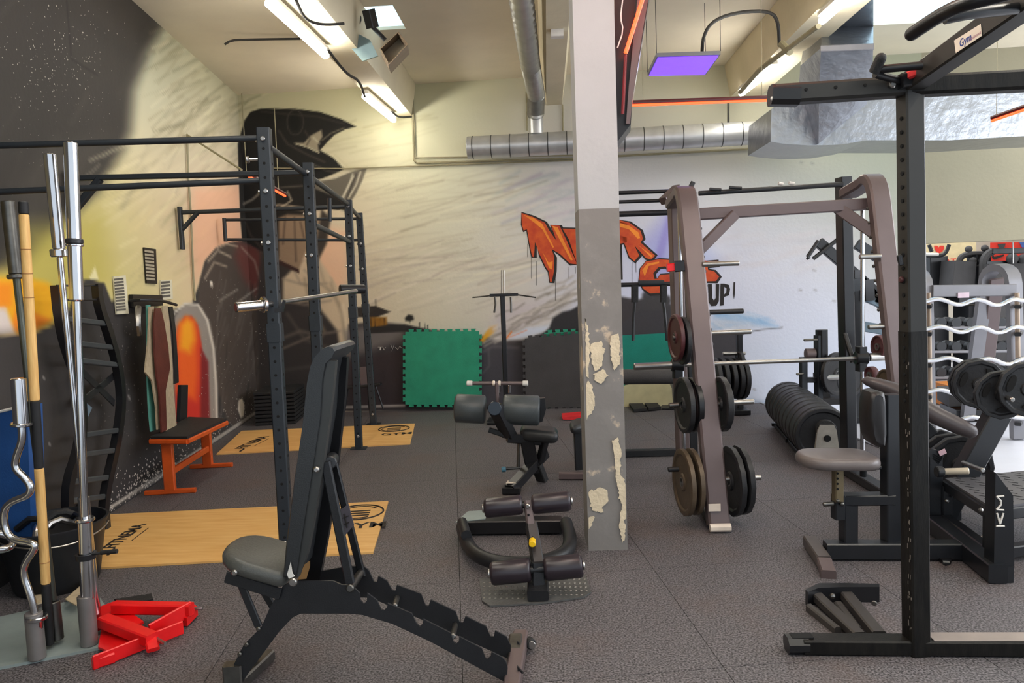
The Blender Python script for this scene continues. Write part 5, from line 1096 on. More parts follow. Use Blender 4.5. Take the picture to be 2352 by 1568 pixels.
s = S(); s.cyl(at(1385,866,5.9), at(1562,864,5.9), .06, 18); part('padded_roll', s, GMAT, cr_)
s = S(); s.beam(V(at(1385,866,6.2).x,6.2,.03), V(at(1585,866,6.2).x,6.2,.03), .06, .06); part('base_rail', s, BLK, cr_)
# far lever machine
lm = thing('lever_press_machine', 'black plate-loaded lever machine with slanted arms by the back wall', 'machine', V(at(1975,900,7.4).x,7.4,0))
Y_ = 7.4
for a,b,w_,m_ in (((1880,556),(2060,715),.1,BLK),((1968,560),(2075,628),.1,NAVY),((1975,640),(2058,740),.09,BLK),((1960,672),(2052,712),.07,BGREY),((1975,748),(2075,765),.1,BGREY)): s = S(); s.beam(at(*a,Y_), at(*b,Y_), .06, w_); part('lever_arm', s, m_, lm)
for a,b in (((1880,553),(1855,590)),((1855,590),(1858,594)),((1930,545),(1868,594))): s = S(); s.tube([at(*a,Y_-.05), at(*b,Y_-.05)], .02, 8); part('hand_grip', s, BLK, lm)
s = S(); s.beam(V(at(1966,850,Y_).x,Y_,0), at(1966,620,Y_), .08, .08); part('upright', s, BLK2, lm); s = S(); s.beam(at(1992,642,Y_-.04), at(1994,690,Y_-.04), .1, .08); part('pivot_block', s, BLK2, lm)
s = S(); s.beam(at(1960,640,Y_-.1), at(1964,668,Y_-.1), .1, .1); part('back_pad', s, NAVY, lm)
s = S(); s.beam(V(at(1900,900,Y_).x,Y_,.03), V(at(2080,900,Y_).x,Y_,.03), .1, .06); part('base', s, BLK2, lm)
# bench press station
bs = thing('bench_press_station', 'black bench press station near the back wall with a plate on its bar', 'bench', V(at(1880,900,7.0).x,7.0,0))
Y_ = 7.0
s = S(); s.beam(V(at(1880,900,Y_).x,Y_,0), at(1879,770,Y_), .05, .09); part('upright', s, NAVY, bs); s = S(); s.beam(at(1888,880,Y_), at(1887,757,Y_), .1, .1, c=.03); part('upright_cover', s, BLK2, bs)
s = S(); s.beam(V(at(1845,900,Y_).x,Y_,0), at(1845,820,Y_), .06, .06); part('upright', s, NAVY, bs)
for y0,x0,x1 in ((872,1845,1930),(896,1878,1935)): s = S(); s.beam(at(x0,y0,Y_), at(x1,y0,Y_), .05, .05); part('cross_tube', s, BLK2, bs)
for a,b in (((1846,781),(1878,780)),((1829,859),(1846,858))): s = S(); s.cyl(at(*a,Y_-.05), at(*b,Y_-.05), .012, 8); part('bar_hook', s, DSTL, bs)
s = S(); s.cyl(at(1850,812,Y_), at(1872,812,Y_), .05, 14); part('roller_pad', s, GUN, bs)
s = S(); s.cyl(at(1885,867,Y_-.1), at(1934,865,Y_-.1), .028, 14); o_ = solo('bar_sleeve', s, STL, 'steel bar end poking out left of the plate by the bench press station', 'barbell')
plate_thing(at(1922,858,Y_-.05), V(.5,-.85,0), .2, .04, PLATE, 'black plate with a pale ring line on the bench press bar', 'plates on the bench press station')
plate_thing(at(1952,864,Y_+.05), V(.5,-.85,0), .2, .04, PLATE, 'black plate half hidden behind the smith upright', 'plates on the bench press station')
# low grey shelf units behind
s = S(); s.beam(V(at(1995,912,7.6).x-.5,7.6,.42), V(at(1995,912,7.6).x+.5,7.6,.42), .3, .08); s.beam(V(at(1995,912,7.6).x-.45,7.6,0), V(at(1995,912,7.6).x-.45,7.6,.4), .1,.1); s.beam(V(at(1995,912,7.6).x+.45,7.6,0), V(at(1995,912,7.6).x+.45,7.6,.4), .1,.1); s.beam(V(at(1995,912,7.6).x-.5,7.6,.2), V(at(1995,912,7.6).x+.5,7.6,.2), .3, .06); solo('low_rack', s, GMAT, 'low dark rack behind the smith upright by the back wall', 'rack')
# floor row of bumper plates on a low cradle
A0, A1 = G(1895,1030), G(1790,962)
A0, A1 = at(1893,987,5.75), at(1812,950,7.2); A0 = V(A0.x,A0.y,.235); A1 = V(A1.x,A1.y,.235); ad = (A1-A0).normalized(); L_ = (A1-A0).length
ck = thing('plate_cradle', 'low black floor cradle holding a long row of bumper plates', 'plate rack', V(A0.x,A0.y,0)); sd = ad.cross(Z)
for k in (-1,1): s = S(); s.beam(V(A0.x,A0.y,.03)+sd*.13*k-ad*.05, V(A1.x,A1.y,.03)+sd*.13*k+ad*.05, .03, .04); part('side_rail', s, BLK2, ck)
for k in (0,.5,1): s = S(); s.beam((A0.lerp(A1,k)-Z*.2)-sd*.16, (A0.lerp(A1,k)-Z*.21)+sd*.16, .04, .03); part('cross_rail', s, BLK2, ck)
n_ = 18; words = ['first','second','third','fourth','fifth','sixth','seventh','eighth','ninth','tenth','eleventh','twelfth','thirteenth','fourteenth','fifteenth','sixteenth','seventeenth','farthest']
for k in range(n_):
    kk = k/(n_-1)*.93+.03+(.04 if k > 9 else 0); plate_thing(A0.lerp(A1,kk), ad, .214+.005*(k%2)-(0 if k < 10 else .004), .074 if k%3 else .068, PLATE, (words[k]+' bumper plate of the floor row, counted from the camera') if k < n_-1 else 'farthest bumper plate of the floor row', 'bumper plates in the floor row')
hb2 = A0-ad*.02; dm = thing('round_dumbbell', 'pale steel faced dumbbell leaning on the front plate of the floor row', 'dumbbell', V(hb2.x,hb2.y-.1,.0))
s = S(); s.prism([hb2-ad*.04+sd*x+Z*z for x,z in ((-.05,.1),(.05,.1),(.068,.06),(.085,-.08),(.06,-.115),(-.06,-.115),(-.085,-.08),(-.068,.06))], -ad*.04); part('steel_face', s, mat('pale_cast_steel',(172,168,158),.45,.35,.12,20), dm)
s = S(); s.cyl(V(hb2.x,hb2.y,.1)-ad*.09, V(hb2.x,hb2.y,0.1)-ad*.09+V(0,0,-.1), .03, 12); part('foot_stub', s, RUB, dm)
s = S(); s.cyl(hb2-ad*.08, hb2-ad*.088, .026, 20); part('centre_hole', s, HOLE, dm); s = S(); s.cyl(hb2-ad*.01+Z*.06, hb2-ad*.06+Z*.06, .075, 24); part('rubber_head', s, RUB, dm)
# ================================================================ KM MACHINE
km = thing('chest_supported_row', 'black chest supported row machine with letters KM, grey seat and chest pad', 'machine', V(1.8,3.9,0))
BK3 = mat('deep_black_coat', (26,28,32), .3, 0, .12, 8)
def kb(a, b, w_, h_, nm, m=BK3, hint=None, Y_=None): s = S(); s.beam(a, b, w_, h_, hint=hint); return part(nm, s, m, km)
zb_ = .05
kb(G(1895,1262,zb_), G(2215,1262,zb_), .075, .085, 'base_beam'); 
fa_, fm_, fb_ = G(1860,1242,.035), G(1893,1290,.035), G(1900,1312,.03); kb(fa_, fm_, .07, .06, 'foot_bar', mat('worn_foot_grey',(84,76,72),.4,.2)); kb(fm_-(fm_-fa_).normalized()*.0, fb_+V(0,-.02,-.01), .07, .05, 'foot_bar', GUN)
kb(G(2145,1202,zb_), G(2293,1318,zb_), .085, .09, 'diagonal_base'); 
pA = G(2290,1330,.0); kb(V(pA.x,pA.y,0), V(pA.x,pA.y,.08), .1, .1, 'post_shoe')
km1 = at(2292,1300,pA.y); zt1, zt2 = at(2275,1080,pA.y), at(2315,1132,pA.y)
bl, br = at(2271,1330,pA.y), at(2317,1330,pA.y)
s = S(); s.prism([V(bl.x,pA.y-.04,.07), V(br.x,pA.y-.04,.07), V(zt2.x,pA.y-.04,zt2.z), V(zt1.x,pA.y-.04,zt1.z)], V(0,.08,0)); kp = part('lettered_post', s, BK3, km)
# letters K and M running up the post
yk = pA.y-.0425
def lt(pts, w_=.0085):
    s_ = S()
    for a, b in zip(pts[:-1],pts[1:]): s_.beam(at(*a,yk), at(*b,yk), .002, w_, hint=None, up=V(.7,0,.7)) if False else s_.tube([at(*a,yk), at(*b,yk)], w_/2, 6)
    return s_
sK = lt([(2288,1208),(2307,1208)]); sK2 = lt([(2290,1178),(2297,1203),(2305,1178)]); sK.add(sK2.v, sK2.f); part('letter', sK, WHT, kp)
sM = lt([(2306,1171),(2289,1170),(2299,1159),(2299,1150),(2289,1140),(2306,1139)]); part('letter', sM, WHT, kp)
pB = G(2140,1206,.0); kb(V(pB.x,pB.y,0), at(2140,1035,pB.y), .08, .1, 'side_post', hint=V(0,1,0))
s = S(); s.prism([at(2125,1040,pB.y-.05),at(2155,1066,pB.y-.05),at(2170,1046,pB.y-.05),at(2160,1036,pB.y-.05),at(2140,1030,pB.y-.05)], V(0,.02,0)); part('post_plate', s, BK3, km)
s = S(); s.beam(at(2157,1042,pB.y-.06), at(2172,1035,pB.y-.06), .004, .03); part('pink_sticker', s, mat('pink_sticker',(196,160,168),.5), km); 
YS = 3.86
kb(V(at(1948,1250,YS).x,YS,.08), at(1948,1150,YS), .075, .07, 'seat_pillar'); kb(at(1935,1146,YS), at(2050,1144,YS), .08, .055, 'seat_beam')
kb(V(at(2046,1250,YS).x,YS,.08), at(2046,905,YS), .08, .07, 'main_pillar')
s = S(); s.beam(at(1925,1190,YS-.02), at(1925,1135,YS-.02), .055, .06); part('seat_socket', s, BK3, km)
s = S(); s.beam(at(1924,1150,YS-.03), at(1924,1068,YS-.03), .045, .05); sp = part('seat_post', s, mat('tan_zinc_tube',(122,108,82),.4,.5), km, 'tan zinc seat post with holes')
s = S()
for y in (1087,1099,1111,1123): p = at(1924,y,YS-.0615); s.cyl(p, p+V(0,.003,0), .006, 10)
part('post_holes', s, HOLE, sp)
s = S(); s.cyl(at(1890,1158,YS-.05), at(1915,1156,YS-.05), .012, 12); part('adjust_pin', s, DSTL, km); s = S(); s.ball(at(1934,1157,YS-.06), .012, 10); s.ball(at(1924,1150,YS-.06), .01, 10); part('pin_knobs', s, DSTL, km)
a = at(2008,1046,YS+.0); b = at(1833,1046,YS); s = S(); s.pad(V(a.x,YS+.0,a.z+.012), b-a, V(0,1,0), (b-a).length, .3, .062, .42, .3, .026); part('seat_pad', s, LEAL, km)
s = S(); s.beam(at(1905,1068,YS), at(2010,1066,YS), .15, .02); part('seat_plate', s, BK3, km); s = S(); s.cyl(at(1983,1072,YS+.1), at(1983,1094,YS+.1), .018, 12); part('rubber_stop', s, RUB, km)
# chest pad and arm pad
cp = [(x+8,y) for x,y in [(1996,902),(2012,898),(2028,903),(2033,930),(2034,1000),(2030,1028),(2016,1030),(2000,1020),(1991,1000),(1988,960),(1990,920)]]
s = S(); A_ = [at(x,y,YS-.12) for x,y in cp]; cen = sum(A_, V(0,0,0))/len(cp); s.rings([[V(p.x+(cen.x-p.x)*i*5,p.y+q,p.z+(cen.z-p.z)*i*1.5) for p in A_] for q,i in ((0,.09),(.01,.035),(.03,0),(.12,0),(.14,.035),(.15,.09))]); part('chest_pad', s, mat('dark_chest_pad',(30,28,29),.4,0,.1,8), km)
s = S(); s.beam(at(2034,930,YS-.0), at(2034,990,YS-.0), .05, .05, hint=U); part('pad_mount', s, BK3, km)
s = S(); s.tube([at(1980,874,4.2), at(1992,874,4.18), at(2070,900,4.1), at(2130,945,4.0), at(2232,992,3.9), at(2240,996,3.9)], [.008,.03,.045,.05,.042,.02], 14, 1); part('sloping_arm_pad', s, mat('dark_warm_pad',(72,65,66),.34,0,.08,8), km)
s = S(); s.beam(at(2000,890,4.22), at(2090,945,4.1), .05, .05); s.beam(at(2090,945,4.1), at(2140,1000,4.05), .06, .08); part('pad_bracket', s, BK3, km)
# lever with plates
YL_ = 4.35
kb(at(2292,950,YL_), at(2158,1195,YL_), .09, .12, 'lever_arm', BK3, V(1,0,0)); kb(at(2160,1170,YL_), V(at(2160,1200,YL_).x,YL_,.03), .2, .1, 'pivot_block')
s = S(); s.beam(V(at(2160,1200,YL_).x,YL_,.05), pB+V(0,.06,.05), .08,.08); part('rear_base', s, BK3, km)
for x,y in ((2195,1112),(2196,1142),(2175,1150)): s = S(); s.ball(at(x,y,YL_-.1), .012, 8); part('bolt_cap', s, STL, km)
s = S(); s.cyl(at(2160,1083,4.1), at(2226,1081,4.05), .018, 16); part('weight_peg', s, mat('cream_tube',(200,186,164),.35,.2), km); s = S(); s.cyl(at(2150,1083,4.1), at(2166,1083,4.1), .03, 12); part('peg_collar', s, BLK, km)
s = S(); s.cyl(at(2212,1062,4.3), at(2258,1080,4.05), .013, 12); part('weight_peg', s, STL, km)
axp = V(-.2,-.98,-.03); pc = at(2300,906,4.1)
s = S(); s.cyl(pc-axp*.46, pc+axp*.15, .0125, 12); part('weight_peg', s, STL, km)
def grip_plate(c, ax, R_, T_, label, grp):
    o = plate_thing(c, ax, R_, T_, PLATE, label, grp, 12); o.rotation_quaternion = Z.rotation_difference(Vector(ax).normalized())
    s = S()
    for k in range(3):
        a_ = k*2*pi/3+.5; cc_ = V(cos(a_)*R_*.6, sin(a_)*R_*.6, 0); t_ = V(-sin(a_),cos(a_),0)
        s.prism([cc_+t_*(R_*.32*cos(q))+V(cos(a_),sin(a_),0)*(R_*.12*sin(q))+Z*(T_*.3) for q in np.linspace(0,2*pi,13)[:-1]], Z*(T_*.25))
    part('grip_holes', s, HOLE, o, kind='stuff')
gk = 'grip plates on the row machine lever'
grip_plate(pc, axp, .135, .035, 'twelve sided grip plate facing the camera at the lever top', gk)
grip_plate(pc-axp*.34, axp, .145, .035, 'grip plate stacked second behind the front lever plate', gk); grip_plate(pc-axp*.40, axp, .145, .03, 'rearmost grip plate of the lever top stack', gk)
grip_plate(at(2362,893,4.0), axp, .15, .035, 'grip plate cut by the right edge beside the lever top', gk)
grip_plate(at(2205,1068,4.55), axp, .185, .035, 'nearest big grip plate low behind the row machine lever', gk); grip_plate(at(2182,1060,4.7), axp, .185, .035, 'middle big grip plate low behind the row machine lever', gk); grip_plate(at(2155,1050,4.85), axp, .185, .035, 'farthest big grip plate low behind the row machine lever', gk)
# small bracket lying on the floor
s = S(); q = [G(2157,1290,.0),G(2170,1284,.0),G(2186,1288,.0),G(2184,1296,.0),G(2172,1300,.0)]; s.prism([p+Z*.001 for p in q], Z*.02); s.beam(G(2165,1291,.03), G(2180,1292,.03), .02, .02); solo('small_bracket', s, BLK2, 'small black bracket on the floor under the row machine base', 'bracket')
# slotted platform to the right
sp_ = thing('slotted_platform', 'grey slotted steel foot platform on black rails at the right edge', 'platform', G(2330,1240))
zq = .26; q = [G(2185,1128,zq),G(2352,1118,zq),G(2480,1160,zq),G(2300,1180,zq)]
q = [at(2170,1122,4.3), at(2395,1112,4.45), at(2480,1165,3.9), at(2278,1170,3.75)]; zq = q[3].z; q = [V(p.x,p.y,zq) for p in q]
s = S(); s.prism(q, Z*.012); top_pl = part('deck', s, mat('grey_slotted_steel',(96,94,96),.45,.3), sp_)
s = S()
for i in range(9):
    for j in range(6):
        p = q[0].lerp(q[1],(j+.6)/6.6).lerp(q[3].lerp(q[2],(j+.6)/6.6),(i+.5)/9.5); e_ = (q[3]-q[0]).normalized()*.02+(q[1]-q[0]).normalized()*.02; s.beam(p-e_+Z*.0125, p+e_+Z*.0125, .008, .002)
part('deck_slots', s, HOLE, sp_, kind='stuff')
for a, b in ((q[0],q[3]),(q[3],q[2]),(q[1],q[2])): s = S(); s.beam(a-Z*.03, b-Z*.03, .03, .06); part('edge_rail', s, BK3, sp_)
s = S(); s.beam(V(q[0].x,q[0].y,.05), V(q[3].x,q[3].y,.05), .06, .06); part('floor_rail', s, BK3, sp_); s = S(); s.beam(V(q[3].x,q[3].y,.05), V(q[2].x,q[2].y,.05), .06, .06); part('floor_rail', s, BK3, sp_)
for p in (q[0],q[3],q[2]): s = S(); s.beam(V(p.x,p.y,0), V(p.x,p.y,zq-.03), .06, .06); part('leg', s, BK3, sp_)
for x,y in ((2253,1171),): s = S(); s.ball(at(x,y,3.72), .012, 8); part('bolt_cap', s, STL, sp_)
for x,y in ((2160,1190),(2262,1236)): s = S(); s.ball(G(x,y,.02), .02, 10, (1.4,1,.8)); solo('rubber_ball_foot', s, CRM, ('small cream foot','second small cream foot')[x>2200]+' on the floor under the slotted platform'+('' if x < 2200 else ', nearer the lettered post'), 'foot')
# ================================================================ RIGHT FOREGROUND RACK
rk = thing('power_rack', 'large scuffed black power rack post and beams in the right foreground', 'rack', V(1.39,2.86,0))
SCUF = mat('scuffed_black_paint', (13,12,12), .4, 0, .3, 14, .1, 60, c2=(30,28,25), stretch=(3,3,.6)); SCUF.node_tree.nodes['Principled BSDF'].inputs['Specular IOR Level'].default_value = .25
OLV = mat('olive_black_paint', (34,32,29), .45, 0, .1, 6)
pb_ = G(2101,1495,0); pb_ = V(pb_.x,2.86,0); ptop = at(2090,205,2.86)
z1_ = at(2096,760,2.86).z
ptx = lambda z: pb_.lerp(V(ptop.x,2.86,ptop.z), z/ptop.z)
s = S(); s.beam(ptx(.0), ptx(z1_), .077, .075, hint=U); post = part('post', s, SCUF, rk); s = S(); s.beam(ptx(z1_), ptx(ptop.z), .072, .072, hint=U); post2 = part('upper_post', s, OLV, rk)
s = S()
for k in range(24):
    z = 1.0+k*.05; 
    if z < ptop.z-.1: p = ptx(z); s.cyl(p-U*.0362+V(0,-.004,0), p-U*.0395+V(0,-.004,0), .008, 8)
part('post_holes', s, HOLE, post2, kind='stuff')
s = S()
for k in range(46):
    z = rng.uniform(.1,1.15); p = ptx(z); l_ = rng.uniform(.004,.02); q_ = p-U*.0388-V*0 if False else p-U*.0390+VV*rng.uniform(-.034,-.01); s.beam(q_, q_+Z*l_, .0015, rng.uniform(.002,.006))
part('paint_chips', s, mat('chipped_paint',(112,104,96),.7), post, kind='stuff')
s = S(); p = ptx(at(2070,642,2.86).z); s.cyl(p-U*.05, p-U*.036, .012, 10); part('pin', s, mat('rusty_pin',(70,30,30),.5), rk); s = S(); s.cyl(at(2065,585,2.84), at(2070,610,2.84), .01, 8); part('pin', s, BLK, rk)
# floor beam with open end and holes
fl0, fl1 = G(1806,1496,0), G(2420,1500,0); fl0.z = fl1.z = .032; fl0.y = 2.88; fl1.y = 2.84
s = S(); s.beam(fl0+V(.06,0,0), fl1, .075, .06); fb = part('floor_beam', s, SCUF, rk)
s = S(); s.beam(fl0, fl0+V(.08,0,0), .083, .066, c=.022); ec = part('open_end_sleeve', s, BLK2, rk); s = S(); s.beam(fl0+V(.018,0,.033), fl0+V(.1,0,.034), .045, .004, c=.001); part('slot', s, HOLE, ec)
s = S()
for k in range(10): p = fl0+V(.03+k*.1,-.0385,-.004); s.cyl(p, p+V(0,.003,0), .006, 8)
part('beam_holes', s, DSTL, fb)
s = S(); q_ = G(2145,1470,.064); s.beam(V(q_.x,2.86,.064), V(q_.x+.6,2.845,.064), .068, .004, c=.001); part('worn_top', s, mat('worn_pale_top',(150,138,130),.5,.2), rk, 'worn pale top of the floor beam')
# top beam
tb0, tb1 = at(1776,219,2.86), at(2430,182,2.78); s = S(); s.beam(tb0, at(2075,200,2.86), .07, .07, c=.01); t0 = part('top_beam', s, OLV, rk); s = S(); s.beam(at(2075,200,2.86), tb1, .07, .07, c=.01); t1_ = part('top_beam', s, SCUF, rk)
s = S(); s.beam(tb0-V(.012,0,0), tb0+V(.09,0,-.006), .076, .074, c=.016); part('end_sleeve', s, BLK2, rk); s = S(); p = at(1774,226,2.83); s.cyl(p-V(.006,0,0), p+V(.004,0,0), .007, 8); part('end_bolt', s, WHT, rk)
s = S()
for x,y in ((1844,211),(1911,206),(1978,201),(2183,187),(2253,181),(2323,177)): p = at(x,y,2.86); s.cyl(p-V(0,.038,0), p-V(0,.034,0), .0065, 10)
part('beam_holes', s, HOLE, t0)
s = S(); p = at(2048,195,2.82); s.cyl(p, p-V(0,.015,0), .013, 12); part('joint_bolt', s, STL, rk)
s = S(); s.beam(at(2062,190,2.82), at(2112,182,2.82), .09, .05); part('joint_bracket', s, BLK2, rk)
# rising beam with sticker and grips
r0_, r1_ = at(2098,186,2.84), at(2420,-40,2.1)
s = S(); s.beam(r0_, r1_, .07, .075); rb_ = part('rising_beam', s, OLV, rk); dr = (r1_-r0_).normalized(); sn = V(0,0,1).cross(dr).normalized()
if sn.y < 0: pass
fac = -dr.cross(Z).normalized(); fac = fac if (fac.dot(CAM-r0_) > 0) else -fac
upv = dr.cross(fac).normalized(); upv = upv if upv.z > 0 else -upv
def onb(x, y): 
    P_ = r0_+fac*.0365; d = ray(x,y); return CAM+d*((P_-CAM).dot(fac)/d.dot(fac))
s = S(); s.prism([onb(x,y) for x,y in ((2192,93),(2253,55),(2256,82),(2196,122))], fac*.001); stk = part('sticker', s, CRM, rb_)
a = onb(2208,110); b = onb(2252,82)
tx = flat_text('Gym', onb(2205,109)+fac*.0015, (b-a).normalized(), upv, .034, .02); part('sticker_word', tx, mat('blue_ink',(40,60,130),.6), rb_)
tx = flat_text('equipment', onb(2228,94)+fac*.0015, (b-a).normalized(), upv, .014, .01); part('sticker_word', tx, mat('pink_ink',(176,120,140),.6), rb_)
s = S(); s.tube([at(2094,78,2.2), at(2160,34,2.1), at(2215,8,2.0), at(2300,-12,1.95), at(2400,-40,1.9)], .019, 14, 2); s.ball(at(2094,78,2.2), .019, 12); part('curved_grip', s, BLK2, rk)
s = S(); s.tube([at(2170,42,2.15), at(2230,30,2.15), at(2345,18,2.2)], .016, 12, 1); part('grip_strut', s, BLK2, rk)
s = S(); s.tube([at(2023,134,2.75), at(2008,166,2.78)], .019, 14); s.ball(at(2023,134,2.75), .019, 12); part('short_grip', s, RUB, rk)
s = S(); s.tube([at(2012,160,2.78), at(2140,148,2.7)], .014, 12); part('grip_strut', s, BLK2, rk); s = S(); s.tube([at(2010,170,2.78), at(2085,190,2.82)], .014, 12); part('grip_strut', s, BLK2, rk)
s = S(); s.beam(at(2085,178,2.8), at(2132,158,2.74), .05, .03); part('red_gusset', s, REDP, rk)  # gusset coloured solid red
# V shaped attachments lying on the floor
va = thing('rack_attachment', 'black V-shaped steel rack attachments lying flat before the rack floor beam', 'rack attachment', G(1930,1420))
def vb(a, b, w_, z, m=GUN, nm='flat_bar'): s = S(); s.beam(G(*a,z), G(*b,z), w_, .04); return part(nm, s, m, va)
D3 = mat('dark_grey_bar',(70,66,64),.4,.3,.08,8)
vb((1868,1362),(1975,1462),.05,.03,D3); vb((1940,1362),(2020,1460),.055,.03,D3); vb((1858,1396),(1925,1450),.03,.012,D3); vb((1925,1390),(1970,1450),.035,.012,D3)
s = S(); s.prism([G(x,y,.002) for x,y in ((1850,1388),(1880,1372),(1935,1372),(2020,1374),(2020,1382),(1935,1382),(1880,1384),(1856,1394))], Z*.07); part('cross_plate', s, BLK2, va)
s = S(); s.cyl(G(2008,1386,.04), G(2008,1384,.04), .012, 10); s.ball(G(1912,1368,.08), .012, 8); part('bolts', s, DSTL, va, kind='stuff')
# ================================================================ CURL BAR RACK AND FAR MACHINES
Yr = 6.5
er = thing('curl_bar_rack', 'silver grey arched rack holding wavy fixed barbells', 'rack', V(at(2240,1000,Yr).x,Yr,0))
def arc_leg(x0, xb, ytop, yb, wpx, Y_, m=SLV):
    b = at(x0,yb,Y_); t_ = at(x0+ (-4),ytop,Y_); r = .14
    P = [V(b.x,b.y,0), V(t_.x,t_.y+.03,t_.z-r)]
    for k in range(1,9): a_ = pi*k/8; P.append(V(t_.x+(.16)*(1-cos(a_))/2*0, t_.y+.03+.2*(1-cos(a_))/1, t_.z-r+r*sin(a_)*1.0))
    P.append(V(b.x+.0, P[-1].y+.35, 0.02))
    R = []
    for i, p in enumerate(P):
        d = (P[min(i+1,len(P)-1)]-P[max(i-1,0)]).normalized(); x = V(1,0,0); y = d.cross(x).normalized(); W_, H_ = .055, .03; R.append([p+x*W_+y*H_, p-x*W_+y*H_, p-x*W_-y*H_, p+x*W_-y*H_])
    s = S(); s.rings(R); return part('arched_leg', s, m, er)
arc_leg(2133,2133,622,1000,26,Yr); arc_leg(2338,2338,612,1050,26,Yr)
for x in (2137,2340):
    s = S(); a = at(x-4,672,Yr-.06); b = at(x,955,Yr-.06); s.beam(a, b, .05, .02, hint=V(1,0,0)); part('front_strip', s, mat('beige_strip',(196,176,156),.5), er)
s = S(); s.beam(at(2140,668,Yr), at(2330,666,Yr), .06, .1); part('top_crossbeam', s, SLV, er); s = S(); s.beam(at(2200,678,Yr-.04), at(2226,677,Yr-.04), .005, .045); part('sticker', s, mat('pale_pink_label',(216,194,206),.5), er)
s = S(); s.beam(at(2290,640,Yr+.35), at(2264,870,Yr+.75), .03, .12, hint=V(1,0,0)); part('rear_leg', s, GUN, er)
rows = [(691,2128,2400,'top'),(754,2120,2400,'second'),(826,2130,2400,'third'),(899,2124,2400,'fourth'),(960,2158,2400,'lowest')]
for y, xa, xb_, wd_ in rows:
    f = thing('curl_barbell', 'chrome wavy barbell on the '+wd_+' row of the silver rack', 'barbell', at(2240,y,Yr-.15), 'wavy barbells on the silver rack')
    pts = [at(xa-30,y+2,Yr-.15)]; ph = {691:0,754:8,826:40,899:6,960:-20}[y]
    for k,(dx,dy) in enumerate(((0,2),(22,-5),(40,-4),(78,12),(110,-3),(130,-3),(165,14),(200,-6),(225,0),(280,0))): pts.append(at(2125+ph*.6+dx*1.0,y+dy,Yr-.15))
    pts = [p for i,p in enumerate(pts)]; s = S(); s.tube(pts, .0185, 10, 2); part('wavy_shaft', s, CHR, f)
    for x in (2132,2338): s = S(); s.beam(at(x,y+14,Yr-.12), at(x+3,y+10,Yr-.02), .05, .03); part('rest', s, BLK, er)
    s = S(); e0 = at(2100+ph*.6-30,y+2,Yr-.15); s.cyl(e0-V(.1,0,0), e0, .07, 16); part('end_weight', s, RUB, f)
# dumbbell rack behind
Yd = 8.6
dr_ = thing('dumbbell_rack', 'long low rack with pale rails holding dumbbells behind the curl bars', 'rack', V(at(2250,900,Yd).x,Yd,0))
for y in (752,806,865): s = S(); s.beam(at(2125,y+0,Yd), at(2460,y-3,Yd), .25, .03); part('shelf_rail', s, SLV, dr_)
for x in (2110,2280,2455): p = at(x,740,Yd); s = S(); s.beam(V(p.x,Yd+.1,0), V(p.x,Yd+.1,p.z), .08, .1); part('upright', s, GMAT, dr_)
dk = 0; cols = ['left end','second place','third place','fourth place','fifth place','right end']
for yi_, y in enumerate((744,798,857)):
    for k in range(6):
        c_ = at(2150+k*34,y-4,Yd); d = thing('dumbbell', 'black dumbbell on the %s shelf behind the curl bars, %s'%(('upper','middle','lower')[yi_], cols[k]), 'dumbbell', c_-Z*.06, 'dumbbells on the far rack')
        s = S(); s.cyl(c_-V(.0,.12,0)-V(.0,0,0), c_-V(0,.05,0), .058, 14); part('head', s, BLK, d); s = S(); s.cyl(c_+V(0,.05,0), c_+V(0,.12,0), .058, 14); part('head', s, BLK, d); s = S(); s.cyl(c_-V(0,.05,0), c_+V(0,.05,0), .016, 10); part('handle', s, CHR, d)
# low machines and an orange box on the pale floor
s = S(); p = at(2205,938,8.2); s.beam(V(p.x-.2,8.2,.12), V(p.x+.25,8.2,.12), .4, .23); solo('orange_crate', s, OAK, 'orange brown wooden box on the pale floor behind the curl bars', 'box')
lb_ = thing('padded_bench', 'grey padded bench with white trim behind the curl bar rack', 'bench', V(at(2250,1000,7.4).x,7.4,0))
s = S(); a = at(2165,975,7.6); b = at(2400,990,7.3); s.beam(V(a.x,7.6,.2), V(b.x,7.4,.22), .45, .14); part('pad', s, GMAT, lb_); s = S(); s.beam(V(a.x+.5,7.3,.28), V(b.x,7.1,.2), .04, .04); part('white_trim', s, WHT, lb_); s = S(); s.beam(V(a.x,7.5,.06), V(b.x,7.4,.06), .4, .1); part('base', s, BLK2, lb_)
# far machines
def fm(label, x, Y_, parts, cat='machine'):
    t = thing('cable_machine', label, cat, V(at(x,700,Y_).x,Y_,0))
    for nm, a, b, w_, h_, m_ in parts: s = S(); s.beam(at(*a,Y_), at(*b,Y_), w_, h_); part(nm, s, m_, t)
    return t
t = fm('tall black machine column behind the rack post', 2140, 10.2, [('column',(2143,590),(2146,800),.25,.25,BLK2),('lower_frame',(2120,672),(2190,672),.3,.05,GMAT)])
for x_ in (2144,): s = S(); p = at(x_,800,10.2); s.beam(V(p.x,10.2,0), V(p.x,10.2,p.z+.02), .3, .3); part('base', s, BLK2, t)
s = S(); s.tube([at(2112,587,10), at(2155,588,10), at(2172,583,10), at(2180,562,10)], .025, 8, 2); part('curved_bar', s, BLK, t); s = S(); s.tube([at(2112,583,9.98), at(2155,584,9.98)], .02, 8); part('white_bar', s, WHT, t); s = S(); s.tube([at(2134,562,10), at(2140,578,10)], .025, 8); part('grip_end', s, BLK, t)
t = fm('black twin pulley machine with round rollers on top', 2240, 10.0, [('side_frame',(2198,600),(2190,680),.3,.35,GMAT),('centre_post',(2248,585),(2248,680),.2,.2,BLK2),('mid_bar',(2205,610),(2260,609),.1,.06,BLK2),('cabinet',(2190,655),(2285,653),.3,.5,BLK2)])
